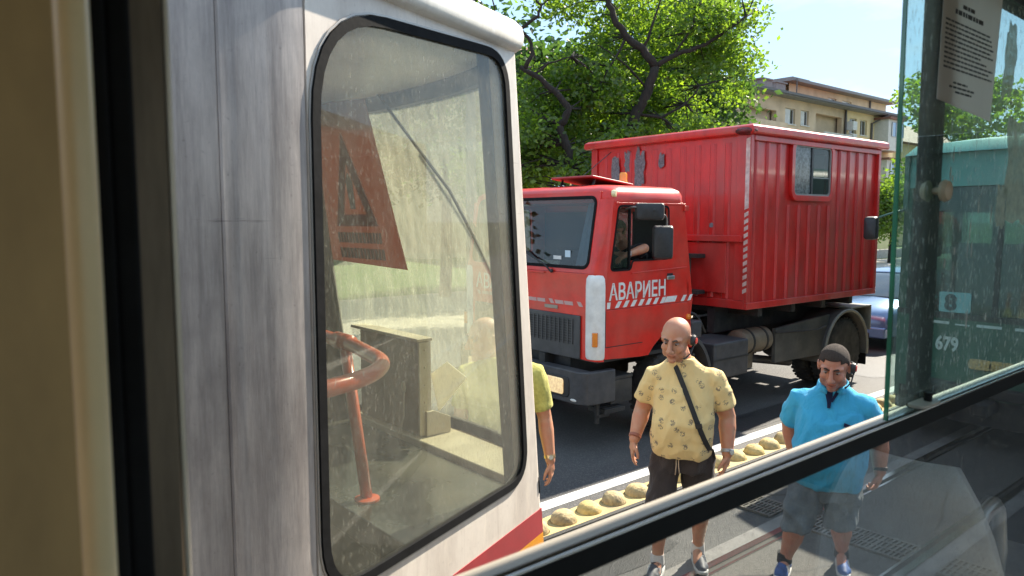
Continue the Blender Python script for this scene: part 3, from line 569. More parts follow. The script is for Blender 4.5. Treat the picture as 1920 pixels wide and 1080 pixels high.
# door side: panel with window opening; lower skirt with wheel arch
def arcpts(cx, cz, r, a0, a1, n=14): return [(cx + r * math.cos(R(a0 + (a1 - a0) * k / n)), cz + r * math.sin(R(a0 + (a1 - a0) * k / n))) for k in range(n + 1)]
sideout = [(.085, 1.55), (1.575, 1.55), (1.38, 2.70), (.215, 2.70)]
dwin = rpoly([(.185, 1.965), (.49, 1.965), (.515, 2.06), (1.125, 2.065), (1.105, 2.645), (.295, 2.645)], [.05, .04, .03, .04, .05, .05], 4)
for far in (0, 1):
    f3 = (lambda a, b, w: (a, w, b)) if not far else (lambda a, b, w: (a, W - w, b))
    mb = MB(); plate(mb, sideout, dwin, f3, 0, .04, (.62, 2.33)); door = obj('door', mb, m_red, tk, bevel=.006)
    low = [(.105, 1.546), (.105, 1.02), (.66, .99)] + arcpts(1.36, .56, .70, 142, 76, 12) + [(1.572, 1.546)]
    mb = MB(); mb.prism(low, f3, .0, .04); obj('cab_skirt', mb, m_red, tk, bevel=.008)
    # raised character line and frame round the window
    mb = MB(); ringband(mb, inset(dwin, -.012), inset(dwin, .008), f3, -.006, .0); obj('window_seal', mb, m_rubber, door)
    if not far:
        obj('window_divider', MB().hexa([f3(.470, 1.97, .004), f3(.492, 1.97, .004), f3(.492, 1.97, .03), f3(.470, 1.97, .03), f3(.470, 2.645, .004), f3(.492, 2.645, .004), f3(.492, 2.645, .03), f3(.470, 2.645, .03)]), m_rubber, door)
        qp = [(.20, 1.985), (.468, 1.985), (.468, 2.63), (.305, 2.63)]; obj('quarter_pane', MB().prism(qp, f3, .016, .020), GLASS('quarter_glass', (.75, .8, .78), .01, (.6, .6, .5), .01), door)
        mb = MB(); mb.bar((.50, -.006, 1.925), (1.44, -.006, 1.955), .02, .012); obj('door_crease', mb, m_red, door, bevel=.005)
        dh = MB().box(1.085, 1.215, -.022, -.001, 1.825, 1.868); obj('door_handle', dh, m_steel, door, bevel=.008); obj('handle_recess', MB().box(1.10, 1.20, -.003, -.0005, 1.868, 1.895), m_black, door)
        sm = MB().box(.110, .118, -.003, -.0005, 1.15, 1.54).box(.118, .70, -.003, -.0005, 1.145, 1.153); obj('door_seam', sm, m_black, tk)
        mx = frame((.160, -.0025, 1.648), (1, 0, .004), (.10, 0, 1))
        text('door_lettering', 'АВАРИЕН', .245, m_white, tk, mx, sx=.80, off=.004, spacing=1.0)
        for k in range(12):
            x_ = .13 + k * .122
            if k == 0: P = [(x_, 1.560), (x_ + .045, 1.560), (x_ + .055, 1.628), (x_ + .005, 1.628)]
            elif k == 8: P = [(x_ - .055, 1.566), (x_ + .14, 1.566), (x_ + .18, 1.632), (x_, 1.632)]
            elif k == 9: continue
            else: P = [(x_, 1.562), (x_ + .058, 1.562), (x_ + .108, 1.630), (x_ + .050, 1.630)]
            if P[2][0] > 1.57: P = [(min(a, 1.568), b) for a, b in P]
            obj('hazard_dash', MB().prism(P, f3, -.0035, -.0005), m_white, tk)
        obj('side_marker', MB().lathe([(.035, 0), (.035, -.02), (.025, -.035), (.002, -.04)], (1.49, 0, 1.37), (0, 1, 0), 16), m_amber, tk, smooth='auto')
        obj('door_hinge', MB().box(1.36, 1.43, -.03, 0, 2.60, 2.66), m_red, tk, bevel=.006)
        obj('lamp_on_pillar', MB().lathe([(.035, 0), (.042, -.02), (.034, -.045), (.003, -.05)], (.22, .03, 2.775), (-.5, .8, 0), 16), m_lens, tk, smooth='auto')
# front: lower face, grille, windscreen
frontp = [(.18, 1.00), (W - .18, 1.00), (W - .18, 1.93), (.18, 1.93)]
obj('front_panel', MB().prism(frontp, YZ(0), 0, .03), m_red, tk, bevel=.008)
def wsf(a, b, w): return ((b - 1.925) * .17 + w, a, b)
wso = [(.115, 1.932), (W - .115, 1.932), (W - .115, 2.80), (.115, 2.80)]
wsh = rrect(.165, W - .165, 1.985, 2.745, .085, 6)
mb = MB(); plate(mb, wso, wsh, wsf, 0, .035); obj('windscreen_frame', mb, m_red, tk, bevel=.006)
mb = MB(); ringband(mb, inset(wsh, -.012), inset(wsh, .022), wsf, -.008, .012); wsl = obj('windscreen_seal', mb, m_rubber, tk, smooth='auto')
obj('windscreen', MB().prism(inset(wsh, .02), wsf, .0, .005), g_truck, tk)
# corner posts between windscreen and door
for s_ in (0, 1):
    f = (lambda x, y: (x, y)) if not s_ else (lambda x, y: (x, W - y))
    def cp_(z):
        o = (z - 1.925) * .17 if z > 1.925 else 0.0; o2 = (z - 1.55) * .113 if z > 1.55 else 0
        return [(f(o + .0, .125 if z > 1.93 else .185) + (z,)), (f(o + .012, .06) + (z,)), (f(.05 + o2 * .8, .012) + (z,)), (f(.095 + o2, .0) + (z,)), (f(.095 + o2, .05) + (z,)), (f(o + .05, .14) + (z,))]
    mb = MB(); mb.loft([cp_(z) for z in (1.0, 1.55, 1.93, 1.932, 2.3, 2.72)]); obj('corner_post', mb, m_red, tk, smooth='auto', angle=60)
    # white corner fairing
    pr = [(-.004, .205), (-.030, .17), (-.034, .10), (.0, .025), (.055, -.022), (.105, -.026), (.125, .0)]
    rings = []
    for (z, k) in ((1.02, .86), (1.04, .97), (1.12, 1), (1.80, 1), (1.88, .94), (1.915, .75), (1.922, .5)):
        rings.append([f(.045 + (x_ - .045) * k * .86, .085 + (y_ - .085) * k * .86) + (z,) for x_, y_ in pr])
    mb = MB(); mb.loft(rings); cf = obj('corner_fairing', mb, m_white, tk, smooth='auto', angle=50)
    c0 = Vector(f(-.006, .035) + (1.24,)); d_ = Vector((-.72, -.70 if not s_ else .70, 0)).normalized(); t_ = Vector((d_.y, -d_.x, 0))
    mb = MB(); mb.hexa([c0 + t_ * a + d_ * b + Vector((0, 0, c)) for c in (-.075, .075) for a, b in ((-.034, -.02), (.034, -.02), (.028, .022), (-.028, .022))]); obj('turn_signal', mb, m_amber, cf, bevel=.008)
# grille
m_gr = M('grille_grey', (.045, .046, .05), .5, var=.2, vs=9, dust=(.12, .115, .11), dusts=.4)
gp = obj('grille', MB().box(-.022, -.001, .25, W - .25, 1.0, 1.475), m_gr, tk, bevel=.012)
gf = MB()
for k in range(10): gf.box(-.030, -.0225, .36, W - .36, 1.165 + k * .028, 1.174 + k * .028)
for k in range(25): y_ = .36 + k * (W - .72) / 24; gf.box(-.033, -.0225, y_ - .008, y_ + .008, 1.155, 1.43)
obj('grille_bars', gf, m_gr, gp)
obj('grille_cavity', MB().box(-.0235, -.0215, .37, W - .37, 1.16, 1.428), m_black, gp)
obj('badge', MB().box(-.008, -.001, .62, .84, 1.515, 1.555), M('badge_silver', (.3, .27, .24), .4, .7), tk, bevel=.003)
obj('grab_slot', MB().box(-.018, -.001, .84, 1.10, 1.90, 1.922), m_red, tk, bevel=.008)
mx = frame((-.0025, 2.16, 1.655), (0, -1, 0), (0, 0, 1)); text('front_lettering', 'АВАРИЕН', .25, m_white, tk, mx, sx=.86, off=.004)
for k in range(13):
    y_ = .22 + k * .152
    P = [(y_, 1.575), (y_ + .135, 1.575), (y_ + .15, 1.615), (y_ + .012, 1.615)] if k % 3 else [(y_, 1.572), (y_ + .06, 1.572), (y_ + .10, 1.622), (y_ + .04, 1.622)]
    obj('hazard_dash', MB().prism(P, YZ(-.003), -.0005, .0025), M('peeling_white', (.66, .55, .50), .6, var=.3, vs=30, col2=(.62, .3, .28)), tk)
# bumper with lamps
m_hl = M('headlight_lens', (0.90, 0.68, 0.38), 0.12, var=0.3, vs=30, coat=1.0); m_hl.node_tree.nodes['Principled BSDF'].inputs['Emission Color'].default_value = (1, .62, .28, 1); m_hl.node_tree.nodes['Principled BSDF'].inputs['Emission Strength'].default_value = .22  # warm reflection in the base colour, weak glow of the lit lamp
bz0, bz1 = .52, .905
def bum(z, k=1.0): return [(.30, .012, z), (.02, .012, z), (-.10, .04, z), (-.155, .14, z), (-.16, W - .14, z), (-.10, W - .04, z), (.02, W - .012, z), (.30, W - .012, z), (.30, W - .1, z), (.0, W - .1, z), (.0, .1, z), (.30, .1, z)]
mb = MB(); mb.loft([bum(.54), bum(.60), bum(.86), bum(.90)]); bu = obj('bumper', mb, m_greyp, tk, bevel=.02, seg=3)
for y_ in (.47, W - .47):
    hb = MB(); hb.prism(rrect(y_ - .21, y_ + .17, .60, .825, .05), YZ(-.168), 0, .03); hbo = obj('headlight_housing', hb, m_black, bu, bevel=.01)
    hl = MB(); hl.prism(rrect(y_ - .13, y_ + .145, .625, .80, .03), YZ(-.183), 0, .02); obj('headlight', hl, m_hl, hbo, bevel=.012)
obj('bumper_scuff', MB().ball((-.155, .20, .585), (.008, .05, .015), 10, 6), m_white, bu)
stp = MB().box(.25, .62, .06, .36, .76, .80).box(.27, .60, .05, .08, .50, .76); obj('step', stp, m_chassis, tk, bevel=.008)
stp = MB().box(.18, .50, .06, .32, .40, .455).box(.10, .14, .10, .14, .30, .55).box(.10, .30, .10, .14, .36, .40); obj('lower_step', stp, m_chassis, tk, bevel=.006)
for k in range(4): obj('step_slat', MB().box(.20, .48, .08 + k * .06, .11 + k * .06, .456, .464), m_greyp, tk)
# roof, hatch, beacon
def rr_(x0, x1, y0, y1, z, r=.12): return [(a, b, z) for a, b in rrect(x0, x1, y0, y1, r, 4)]
mb = MB(); mb.loft([rr_(.165, 1.41, .0, W, 2.68, .10), rr_(.15, 1.415, -.004, W + .004, 2.72, .12), rr_(.15, 1.42, .004, W - .004, 2.77, .12), rr_(.185, 1.42, .035, W - .035, 2.825, .14), rr_(.26, 1.40, .12, W - .12, 2.865, .15), rr_(.42, 1.32, .35, W - .35, 2.885, .15)])
obj('cab_roof', mb, m_red, tk, smooth='auto', angle=50)
obj('roof_seam', MB().box(.25, 1.40, -.010, .02, 2.664, 2.684), m_red, tk, bevel=.004)
ht = MB(); ht.hexa([(.42, .52, 2.975), (.42, 1.22, 2.975), (1.10, 1.22, 2.895), (1.10, .52, 2.895), (.42, .52, 3.0), (.42, 1.22, 3.0), (1.10, 1.22, 2.92), (1.10, .52, 2.92)]); obj('roof_hatch', ht, M('hatch_red', (.36, .03, .04), .45), tk, bevel=.01)
obj('hatch_well', MB().box(.46, 1.05, .57, 1.17, 2.86, 2.892), m_black, tk)
for y_ in (.60, 1.14): obj('hatch_stay', MB().bar((.50, y_, 2.885), (.54, y_, 2.965), .02, .02), m_black, tk)
be = obj('beacon', MB().lathe([(.055, 0), (.055, .03), (.048, .035), (.048, .115), (.035, .135), (.004, .14)], (1.22, .80, 2.935), (0, 0, 1), 18), M('beacon_amber', (.85, .33, .01), .15, coat=1), tk, smooth='auto')
obj('beacon_base', MB().cyl((1.22, .80, 2.86), (1.22, .80, 2.94), .03), m_black, tk, smooth='auto')
# cab rear, interior
rw = MB(); plate(rw, [(.0, 1.0), (W, 1.0), (W, 2.70), (0, 2.70)], rrect(.75, 1.30, 2.12, 2.58, .06), (lambda a, b, w: (1.575 - (b - 1.0) * .113 + w - .03, a, b)), 0, .03); obj('cab_back', rw, m_red, tk)
obj('rear_window', MB().prism(rrect(.75, 1.30, 2.12, 2.58, .06), (lambda a, b, w: (1.56 - (b - 1.0) * .113 + w - .03, a, b)), 0, .005), GLASS('rear_glass', (.9, .92, .9), .25, (.75, .75, .68), .1), tk)  # pale frosting stands in for the bright image showing in this window
obj('cab_lining', MB().box(1.33, 1.345, .05, .74, 1.1, 2.6).box(1.33, 1.345, 1.31, W - .05, 1.1, 2.6), m_black, tk)
obj('cab_floor', MB().box(.05, 1.5, .05, W - .05, .98, 1.02), m_black, tk)
dsh = MB(); dsh.prism([(.05, 1.6), (.40, 1.6), (.36, 1.86), (.10, 1.90), (.04, 1.90)], XZ(.06), 0, W - .12); obj('dashboard', dsh, m_black, tk, bevel=.02)
for y_ in (.62, 1.75): 
    sb = MB().box(.86, 1.30, y_ - .25, y_ + .25, 1.30, 1.42); so = obj('cab_seat', sb, m_black, tk, bevel=.04); obj('seat_back', MB().box(1.19, 1.31, y_ - .24, y_ + .24, 1.42, 2.12), m_black, so, bevel=.04)
swl = MB(); Mw = Matrix.Translation((.50, .62, 1.93)) @ Matrix.Rotation(R(35), 4, 'Y'); pts = [Mw @ Vector((.22 * math.cos(R(a)), .22 * math.sin(R(a)), 0)) for a in range(0, 361, 20)]; swl.tube(pts, .014, 8); swl.tube([Mw @ Vector((-.21, 0, 0)), Mw @ Vector((.21, 0, 0))], .012, 6); swl.tube([Mw @ Vector((0, 0, 0)), Mw @ Vector((0, 0, -.35))], .02, 8); obj('steering_wheel', swl, m_black, tk, smooth=True)
# things lying on the dashboard
def on_truck(name, label, cat, loc):
    a = R(-1.3); return thing(name, label, cat, (5.62 + loc[0] * math.cos(a) - loc[1] * math.sin(a), 5.30 + loc[0] * math.sin(a) + loc[1] * math.cos(a), loc[2]), a)
mg = on_truck('magazine', 'folded magazine with orange and blue cover lying behind the truck windscreen', 'magazine', (.15, 1.02, 1.905))
obj('cover', MB().hexa([(0, -.2, 0), (.04, -.2, 0), (.04, .12, 0), (0, .12, 0), (.05, -.2, .13), (.06, -.2, .13), (.06, .12, .13), (.05, .12, .13)]), M('magazine_print', (.55, .28, .12), .5, var=.3, vs=14, col2=(.75, .66, .5)), mg)
obj('blue_corner', MB().prism([(.10, .0), (.24, .0), (.13, .09)], (lambda a, b, w: (-.006 + b * .38 + w, a, b + .002)), -.004, 0), M('magazine_blue', (.08, .35, .6), .5), mg)
tb = on_truck('soft_toy', 'pink and white soft toy lying at the corner of the truck windscreen', 'toy', (.18, .42, 1.905))
obj('toy_body', MB().ball((0, 0, .055), (.06, .11, .06), 12, 8).ball((.0, -.09, .08), (.05, .05, .05), 10, 7), M('toy_pink', (.45, .10, .16), .9, var=.2, vs=18), tb, smooth=True)
obj('toy_arm', MB().chain([(-.03, .08, .06), (-.04, .15, .03), (-.04, .19, .02)], [.025, .022, .02]), M('toy_white', (.6, .6, .62), .9), tb, smooth=True)
cu = MB(); zs = [1.95 + .75 * k / 8 for k in range(9)]
cu.loft([[(.13 + (z - 1.9) * .17 + .012 * math.sin(j * 2.2), .19 + j * .035 * (1.3 - (z - 1.95) * .5), z) for j in range(8)] + [(.135 + (z - 1.9) * .17 + .012 * math.sin(j * 2.2), .19 + j * .035 * (1.3 - (z - 1.95) * .5), z) for j in range(7, -1, -1)] for z in zs]); obj('curtain', cu, M('curtain_blue', (.30, .33, .45), .8, var=.1), tk, smooth='auto')
for (y_, z_, w_, h_, c_) in ((.50, 2.13, .085, .075, (.55, .68, .78)), (.66, 2.085, .13, .04, (.6, .6, .6))):
    obj('windscreen_sticker', MB().box(.034 + (z_ - 2.1) * .17 - .010, .036 + (z_ - 2.1) * .17 - .010, y_ - w_ / 2, y_ + w_ / 2, z_ - h_ / 2, z_ + h_ / 2), M('sticker_%d' % int(y_ * 100), c_, .5), tk)
wi = MB().tube([(-.03, .72, 1.935), (-.035, .82, 2.01), (-.02, 1.10, 2.10), (-.0, 1.25, 2.17)], .009, 6); wi.ball((-.02, .71, 1.935), .022, 8, 6); obj('wiper_arm', wi, m_black, tk, smooth=True)
wi = MB().tube([(.02, .95, 2.02), (.0, 1.20, 2.16), (.03, 1.5, 2.28)], .010, 6); obj('wiper_blade', wi, m_black, tk)
# mirrors on a tube bracket
ma = MB().tube(arc3([(.40, .0, 2.61), (.32, -.20, 2.64), (.52, -.24, 2.60), (.74, -.26, 2.545), (.765, -.26, 2.50), (.765, -.26, 2.09), (.86, -.03, 2.06)]), .011, 8); mo = obj('mirror_bracket', ma, M('bracket_grey', (.16, .15, .14), .4, .6), tk, smooth=True)
def mirror(cx, cz, w, h, y):
    b = MB(); b.loft([[(cx + y + a, -.26 - .0 + y * 0 + o, c) for a, c in rrect(-w / 2 * k, w / 2 * k, cz - h / 2 * k, cz + h / 2 * k, .03)] for o, k in ((.0, .98), (-.03, 1), (-.07, .9), (-.085, .6))])
    q = Matrix.Translation((cx, -.24, 0)) @ Matrix.Rotation(R(-38), 4, 'Z') @ Matrix.Translation((-cx, .26, 0)); b.xf(q); o = obj('mirror', b, m_black, mo, smooth='auto')
    g = MB(); g.prism(rrect(-w / 2 * .9, w / 2 * .9, cz - h / 2 * .9, cz + h / 2 * .9, .025), (lambda a, c, ww: (cx + a, -.26 + .002 + ww, c)), 0, .003); g.xf(q); obj('mirror_glass', g, m_mirror, o)
mirror(.50, 2.585, .31, .18, 0); mirror(.72, 2.26, .22, .36, 0)
obj('bracket_joint', MB().ball((.49, -.31, 2.60), .03, 12, 8), m_black, mo, smooth=True)
# chassis
obj('chassis_rail', MB().box(-.05, 6.1, .78, .88, .72, 1.0), m_chassis, tk); obj('chassis_rail', MB().box(-.05, 6.1, W - .88, W - .78, .72, 1.0), m_chassis, tk)
for x_ in (.1, 1.9, 3.2, 4.4, 5.9): obj('cross_member', MB().box(x_, x_ + .12, .88, W - .88, .76, .96), m_chassis, tk)
obj('engine', MB().box(.25, 1.5, .90, W - .90, .55, .98), m_chassis, tk, bevel=.05); obj('radiator', MB().box(.08, .22, .5, W - .5, .62, 1.0), m_black, tk)
obj('subframe', MB().box(2.7, 6.05, .5, .62, 1.0, 1.36).box(2.7, 6.05, W - .62, W - .5, 1.0, 1.36), m_chassis, tk)
for x_ in (3.0, 3.8, 4.6, 5.4): obj('bearer', MB().box(x_, x_ + .1, .05, W + .15, 1.24, 1.36), m_chassis, tk)
obj('front_axle', MB().cyl((1.36, .3, .52), (1.36, W - .3, .52), .07), m_chassis, tk); obj('rear_axle', MB().cyl((5.28, .3, .52), (5.28, W - .3, .52), .10), m_chassis, tk)
obj('differential', MB().ball((5.28, W / 2, .52), (.24, .22, .24)), m_chassis, tk, smooth=True)
obj('drive_shaft', MB().cyl((1.6, W / 2, .75), (5.1, W / 2, .55), .05), m_chassis, tk)
obj('exhaust_pipe', MB().tube([(2.6, .55, .62), (3.6, .50, .55), (4.3, .35, .44)], .06, 12), m_greyp, tk, smooth='auto')
# wheels
def wheel(x_, y_, out, dual=False):
    w = MB(); prof = [(.28, -.13), (.34, -.14), (.44, -.145), (.485, -.13), (.51, -.10), (.52, -.05), (.52, .05), (.51, .10), (.485, .13), (.44, .145), (.34, .14), (.28, .13)]
    w.lathe(prof, (x_, y_, .52), (0, 1, 0), 40); t = obj('wheel', w, m_tyre, tk, smooth='auto', angle=35)
    tr_ = MB()
    for k in range(40):
        a = 2 * math.pi * k / 40
        for s2, sh in ((-1, 0), (1, .5)):
            aa = a + sh * 2 * math.pi / 40; c_, s3 = math.cos(aa), math.sin(aa); p0 = Vector((x_ + .512 * c_, y_ + s2 * .075, .52 + .512 * s3)); tr_.bar(p0 - Vector((0, .05, 0)), p0 + Vector((0, .05, 0)), .035, .024, (c_, 0, s3))
    obj('tread', tr_, m_tyre, t)
    rim = MB(); rim.lathe([(.285, -.12 * out), (.29, .125 * out), (.25, .12 * out), (.23, .03 * out), (.12, .0), (.10, .08 * out), (.03, .10 * out), (.002, .10 * out)], (x_, y_, .52), (0, 1, 0), 32); obj('rim', rim, m_greyp, t, smooth='auto', angle=35)
    for k in range(8): a = 2 * math.pi * k / 8; obj('wheel_nut', MB().cyl((x_ + .17 * math.cos(a), y_ + .0 * out, .52 + .17 * math.sin(a)), (x_ + .17 * math.cos(a), y_ + .045 * out, .52 + .17 * math.sin(a)), .015, seg=6), m_chassis, t)
wheel(1.36, .20, -1); wheel(1.36, W - .20, 1); wheel(5.28, .17, -1); wheel(5.28, .50, 1); wheel(5.28, W - .17, 1); wheel(5.28, W - .50, -1)
# front mudguard rear half, rear mudguards, boxes and tanks
def arch(name, cx, cz, r0, r1, a0, a1, y0, y1, mat, lip=True):
    P = arcpts(cx, cz, r1, a0, a1, 16) + arcpts(cx, cz, r0, a1, a0, 16); mb = MB(); mb.prism(P, XZ(0), y0, y1); return obj(name, mb, mat, tk, smooth='auto', angle=35)
arch('front_mudguard', 1.36, .54, .62, .665, -5, 78, .03, .55, m_greyp)
obj('mudguard_box', MB().box(1.60, 1.80, .02, .30, 1.09, 1.30), m_greyp, tk, bevel=.03)
hs = MB().tube(arc3([(1.60, .25, 1.15), (1.62, .2, 1.40), (1.85, .15, 1.36), (1.98, .12, 1.12)]), .02, 8); obj('air_hose', hs, m_black, tk, smooth=True)
m_fend = M('fender_dusty', (.06, .058, .055), .6, var=.25, vs=5, dust=(.18, .16, .13), dusts=.6)
arch('rear_mudguard', 5.28, .52, .60, .64, -8, 188, .0, .72, m_fend); arch('rear_mudguard', 5.28, .52, .60, .64, -8, 188, W - .72, W, m_fend)
obj('mudguard_lip', MB().tube([(a, -.005, b) for a, b in arcpts(5.28, .52, .635, -8, 188, 24)], .022, 8), M('lip_grey', (.20, .19, .16), .5, var=.2), tk, smooth=True)
obj('mudguard_panel', MB().hexa([(3.55, .12, .55), (4.70, .05, .55), (4.70, .10, .55), (3.55, .17, .55), (3.55, .12, 1.02), (4.85, .05, 1.12), (4.85, .10, 1.12), (3.55, .17, 1.02)]), m_fend, tk)
obj('mudguard_top', MB().box(5.35, 6.0, -.01, .70, 1.165, 1.19).box(5.97, 6.0, -.01, .70, .80, 1.165), M('lip_grey', (0,0,0)), tk, bevel=.004)
obj('mud_flap', MB().box(5.93, 5.95, .02, .68, .25, .80), m_rubber, tk)
obj('panel_rod', MB().tube([(3.5, .08, .98), (4.45, .02, .93), (4.62, -.02, .98)], .015, 8), m_chassis, tk, smooth=True)
bb = obj('battery_box', MB().box(2.06, 2.78, .02, .62, .52, .98), m_greyp, tk, bevel=.03, seg=3); obj('box_ridge', MB().box(2.055, 2.785, .012, .018, .76, .775), m_black, bb)
at = MB(); at.lathe([(.02, -.01), (.12, .0), (.165, .03), (.17, .06), (.17, .60), (.165, .63), (.12, .66), (.02, .67)], (2.86, .28, .88), (1, 0, 0), 26); ao = obj('air_tank', at, M('tank_dusty', (.16, .125, .085), .55, var=.25, vs=6, dust=(.26, .2, .14), dusts=.6), tk, smooth='auto')
for x_ in (3.05, 3.36): obj('tank_strap', MB().lathe([(.171, -.02), (.176, -.02), (.176, .02), (.171, .02)], (x_, .28, .88), (1, 0, 0), 26), m_chassis, ao)
obj('tank_bracket', MB().box(2.95, 3.5, .40, .78, .80, .95), m_chassis, tk)
obj('fuel_filter', MB().cyl((3.0, .35, .52), (3.0, .35, .76), .10).cyl((3.22, .38, .50), (3.22, .38, .74), .11), M('tank_dusty', (0,0,0)), tk, smooth='auto')
# cargo container
cx0, cx1, cy0, cy1, cz0, cz1 = 2.64, 6.08, -.02, 2.78, 1.37, 3.56
ct = MB().box(cx0 + .02, cx1 - .02, cy0 + .055, cy1 - .05, cz0 + .02, cz1)
cb = obj('container_body', None if False else MB().box(cx0 + .06, cx1 - .02, cy1 - .08, cy1 - .05, cz0 + .02, cz1).box(cx1 - .05, cx1 - .02, cy0 + .06, cy1 - .08, cz0 + .02, cz1).box(cx0 + .06, cx1 - .05, cy0 + .085, cy1 - .08, cz0 + .02, cz0 + .08), m_redc, tk)
wx0, wx1, wz0, wz1 = 3.67, 4.62, 2.83, 3.50
mb = MB(); plate(mb, [(cx0 + .02, cz0 + .02), (cx1 - .02, cz0 + .02), (cx1 - .02, cz1), (cx0 + .02, cz1)], rrect(wx0, wx1, wz0, wz1, .07), (lambda a, b, w: (a, cy0 + .055 + w, b)), 0, .03); cs = obj('container_side', mb, m_redc, tk)
obj('container_front', MB().box(cx0 + .03, cx0 + .06, cy0 + .06, cy1 - .05, cz0 + .02, cz1), m_redc, tk)
# frame: bottom sill, corner posts, roof with overhang
obj('container_sill', MB().box(cx0, cx1, cy0 + .0, cy0 + .05, cz0 - .01, cz0 + .075), m_redc, tk, bevel=.006)
obj('container_sill', MB().box(cx0, cx0 + .028, cy0 + .052, cy1, cz0 - .01, cz0 + .10), m_redc, tk, bevel=.006)
for x_ in (cx0, cx1 - .07): obj('corner_post', MB().box(x_ - .002, x_ + .07, cy0 - .002, cy0 + .05, cz0 + .076, cz1), m_redc, tk, bevel=.008)
obj('corner_post', MB().box(cx0 - .001, cx0 + .028, cy0 + .052, cy0 + .20, cz0 + .101, cz1), m_redc, tk, bevel=.005); obj('corner_post', MB().box(cx0 - .001, cx0 + .028, cy1 - .12, cy1, cz0 + .101, cz1), m_redc, tk, bevel=.006)
rf = MB(); 
def rring(o, z): return [(cx0 - o, cy0 - o, z), (cx1 + o, cy0 - o, z), (cx1 + o, cy1 + o, z), (cx0 - o, cy1 + o, z)]
rf.loft([rring(.01, cz1 - .005), rring(.075, cz1 + .005), rring(.085, cz1 + .03), rring(.08, cz1 + .095), rring(.04, cz1 + .12), rring(-.3, cz1 + .14)]); obj('container_roof', rf, m_redc, tk, bevel=.012)
obj('roof_flashing', MB().box(cx0 + .07, cx1 - .07, cy0 - .012, cy0 + .052, cz1 - .07, cz1 - .006), m_redc, tk, bevel=.006)
obj('dented_corner', MB().ball((cx0 - .03, cy0 + .06, cz1 + .04), (.10, .16, .05), 10, 7), M('crumpled_dark', (.10, .012, .014), .5, var=.6, vs=18, bump=.5, bs=30), tk, smooth=True)
# pressed ribs
def rib(h): 
    return MB().loft([[(-.034, .054, 0), (-.016, .026, 0), (.016, .026, 0), (.034, .054, 0)], [(-.034, .054, h), (-.016, .026, h), (.016, .026, h), (.034, .054, h)]])
rib_full = obj('rib', rib(cz1 - .07 - cz0 - .078), m_redc, tk); rib_full.location = (cx0 + .19, cy0, cz0 + .077)
k = 1; x_ = cx0 + .19 + .262; first_low = None
while x_ < cx1 - .12:
    inside = wx0 - .12 < x_ < wx1 + .12
    if inside:
        if first_low is None: first_low = obj('rib', rib(wz0 - .13 - cz0 - .078), m_redc, tk); first_low.location = (x_, cy0, cz0 + .077)
        else: same(first_low, tk, (x_, cy0, cz0 + .077))
    else: same(rib_full, tk, (x_, cy0, cz0 + .077))
    x_ += .262
fr_rib = MB().loft([[(.028, -.05, 0), (.006, -.028, 0), (.006, .028, 0), (.028, .05, 0)], [(.028, -.05, 2.0), (.006, -.028, 2.0), (.006, .028, 2.0), (.028, .05, 2.0)]]); fo = obj('rib', fr_rib, m_redc, tk); fo.location = (cx0, .33, cz0 + .11)
y_ = .56
while y_ < 2.6: same(fo, tk, (cx0, y_, cz0 + .11)); y_ += .245
# container window
wf = MB(); ringband(wf, inset(rrect(wx0, wx1, wz0, wz1, .07), -.075), inset(rrect(wx0, wx1, wz0, wz1, .07), -.0), (lambda a, b, w: (a, cy0 + w, b)), .0, .054); wo_ = obj('window_surround', wf, m_redc, tk, bevel=.006)
wf = MB(); ringband(wf, inset(rrect(wx0, wx1, wz0, wz1, .07), .001), inset(rrect(wx0, wx1, wz0, wz1, .07), .022), (lambda a, b, w: (a, cy0 + .012 + w, b)), .0, .05); obj('window_frame', wf, M('frame_grey', (.30, .29, .27), .5, .3), wo_)
wmid = (wx0 + wx1) / 2 + .0
obj('window_mullion', MB().box(wmid - .03, wmid + .015, cy0 + .02, cy0 + .055, wz0 + .02, wz1 - .02), m_black, wo_)
obj('pane', MB().prism(rrect(wx0 + .02, wmid - .03, wz0 + .02, wz1 - .02, .04), (lambda a, b, w: (a, cy0 + .035 + w, b)), 0, .004), M('peeling_film', (.07, .08, .085), .3, var=.3, vs=26, col2=(.17, .185, .19), lo=.42, hi=.58), wo_)
obj('pane', MB().prism(rrect(wmid + .015, wx1 - .02, wz0 + .02, wz1 - .02, .04), (lambda a, b, w: (a, cy0 + .03 + w, b)), 0, .004), GLASS('container_glass', (.5, .56, .55), .10, (.5, .55, .5), .05), wo_)
obj('blind_board', MB().box(wmid + .03, wx1 - .03, cy0 + .10, cy0 + .11, wz0 + .03, wz1 - .1), M('blind_grey', (.16, .19, .18), .7), wo_)
obj('pane_rail', MB().box(wmid + .015, wx1 - .02, cy0 + .028, cy0 + .036, wz0 + .24, wz0 + .255), M('frame_grey', (0,0,0)), wo_)
# hazard strip on the front corner post
for k in range(22):
    z_ = cz0 + .22 + k * .088; P = [(.0, z_), (.058, z_ - .03), (.058, z_ + .022), (.0, z_ + .052)]
    if k > 11: P = [(.0, z_), (.058, z_ - .02), (.058, z_ + .068), (.0, z_ + .088)]
    obj('hazard_dash', MB().prism(P, (lambda a, b, w: (cx0 - .004 + w, cy0 + .010 + a, b)), -.001, .0015), M('faded_white', (.60, .52, .47), .6, var=.2, vs=20, dust=(.5, .15, .13), dusts=.6), tk)
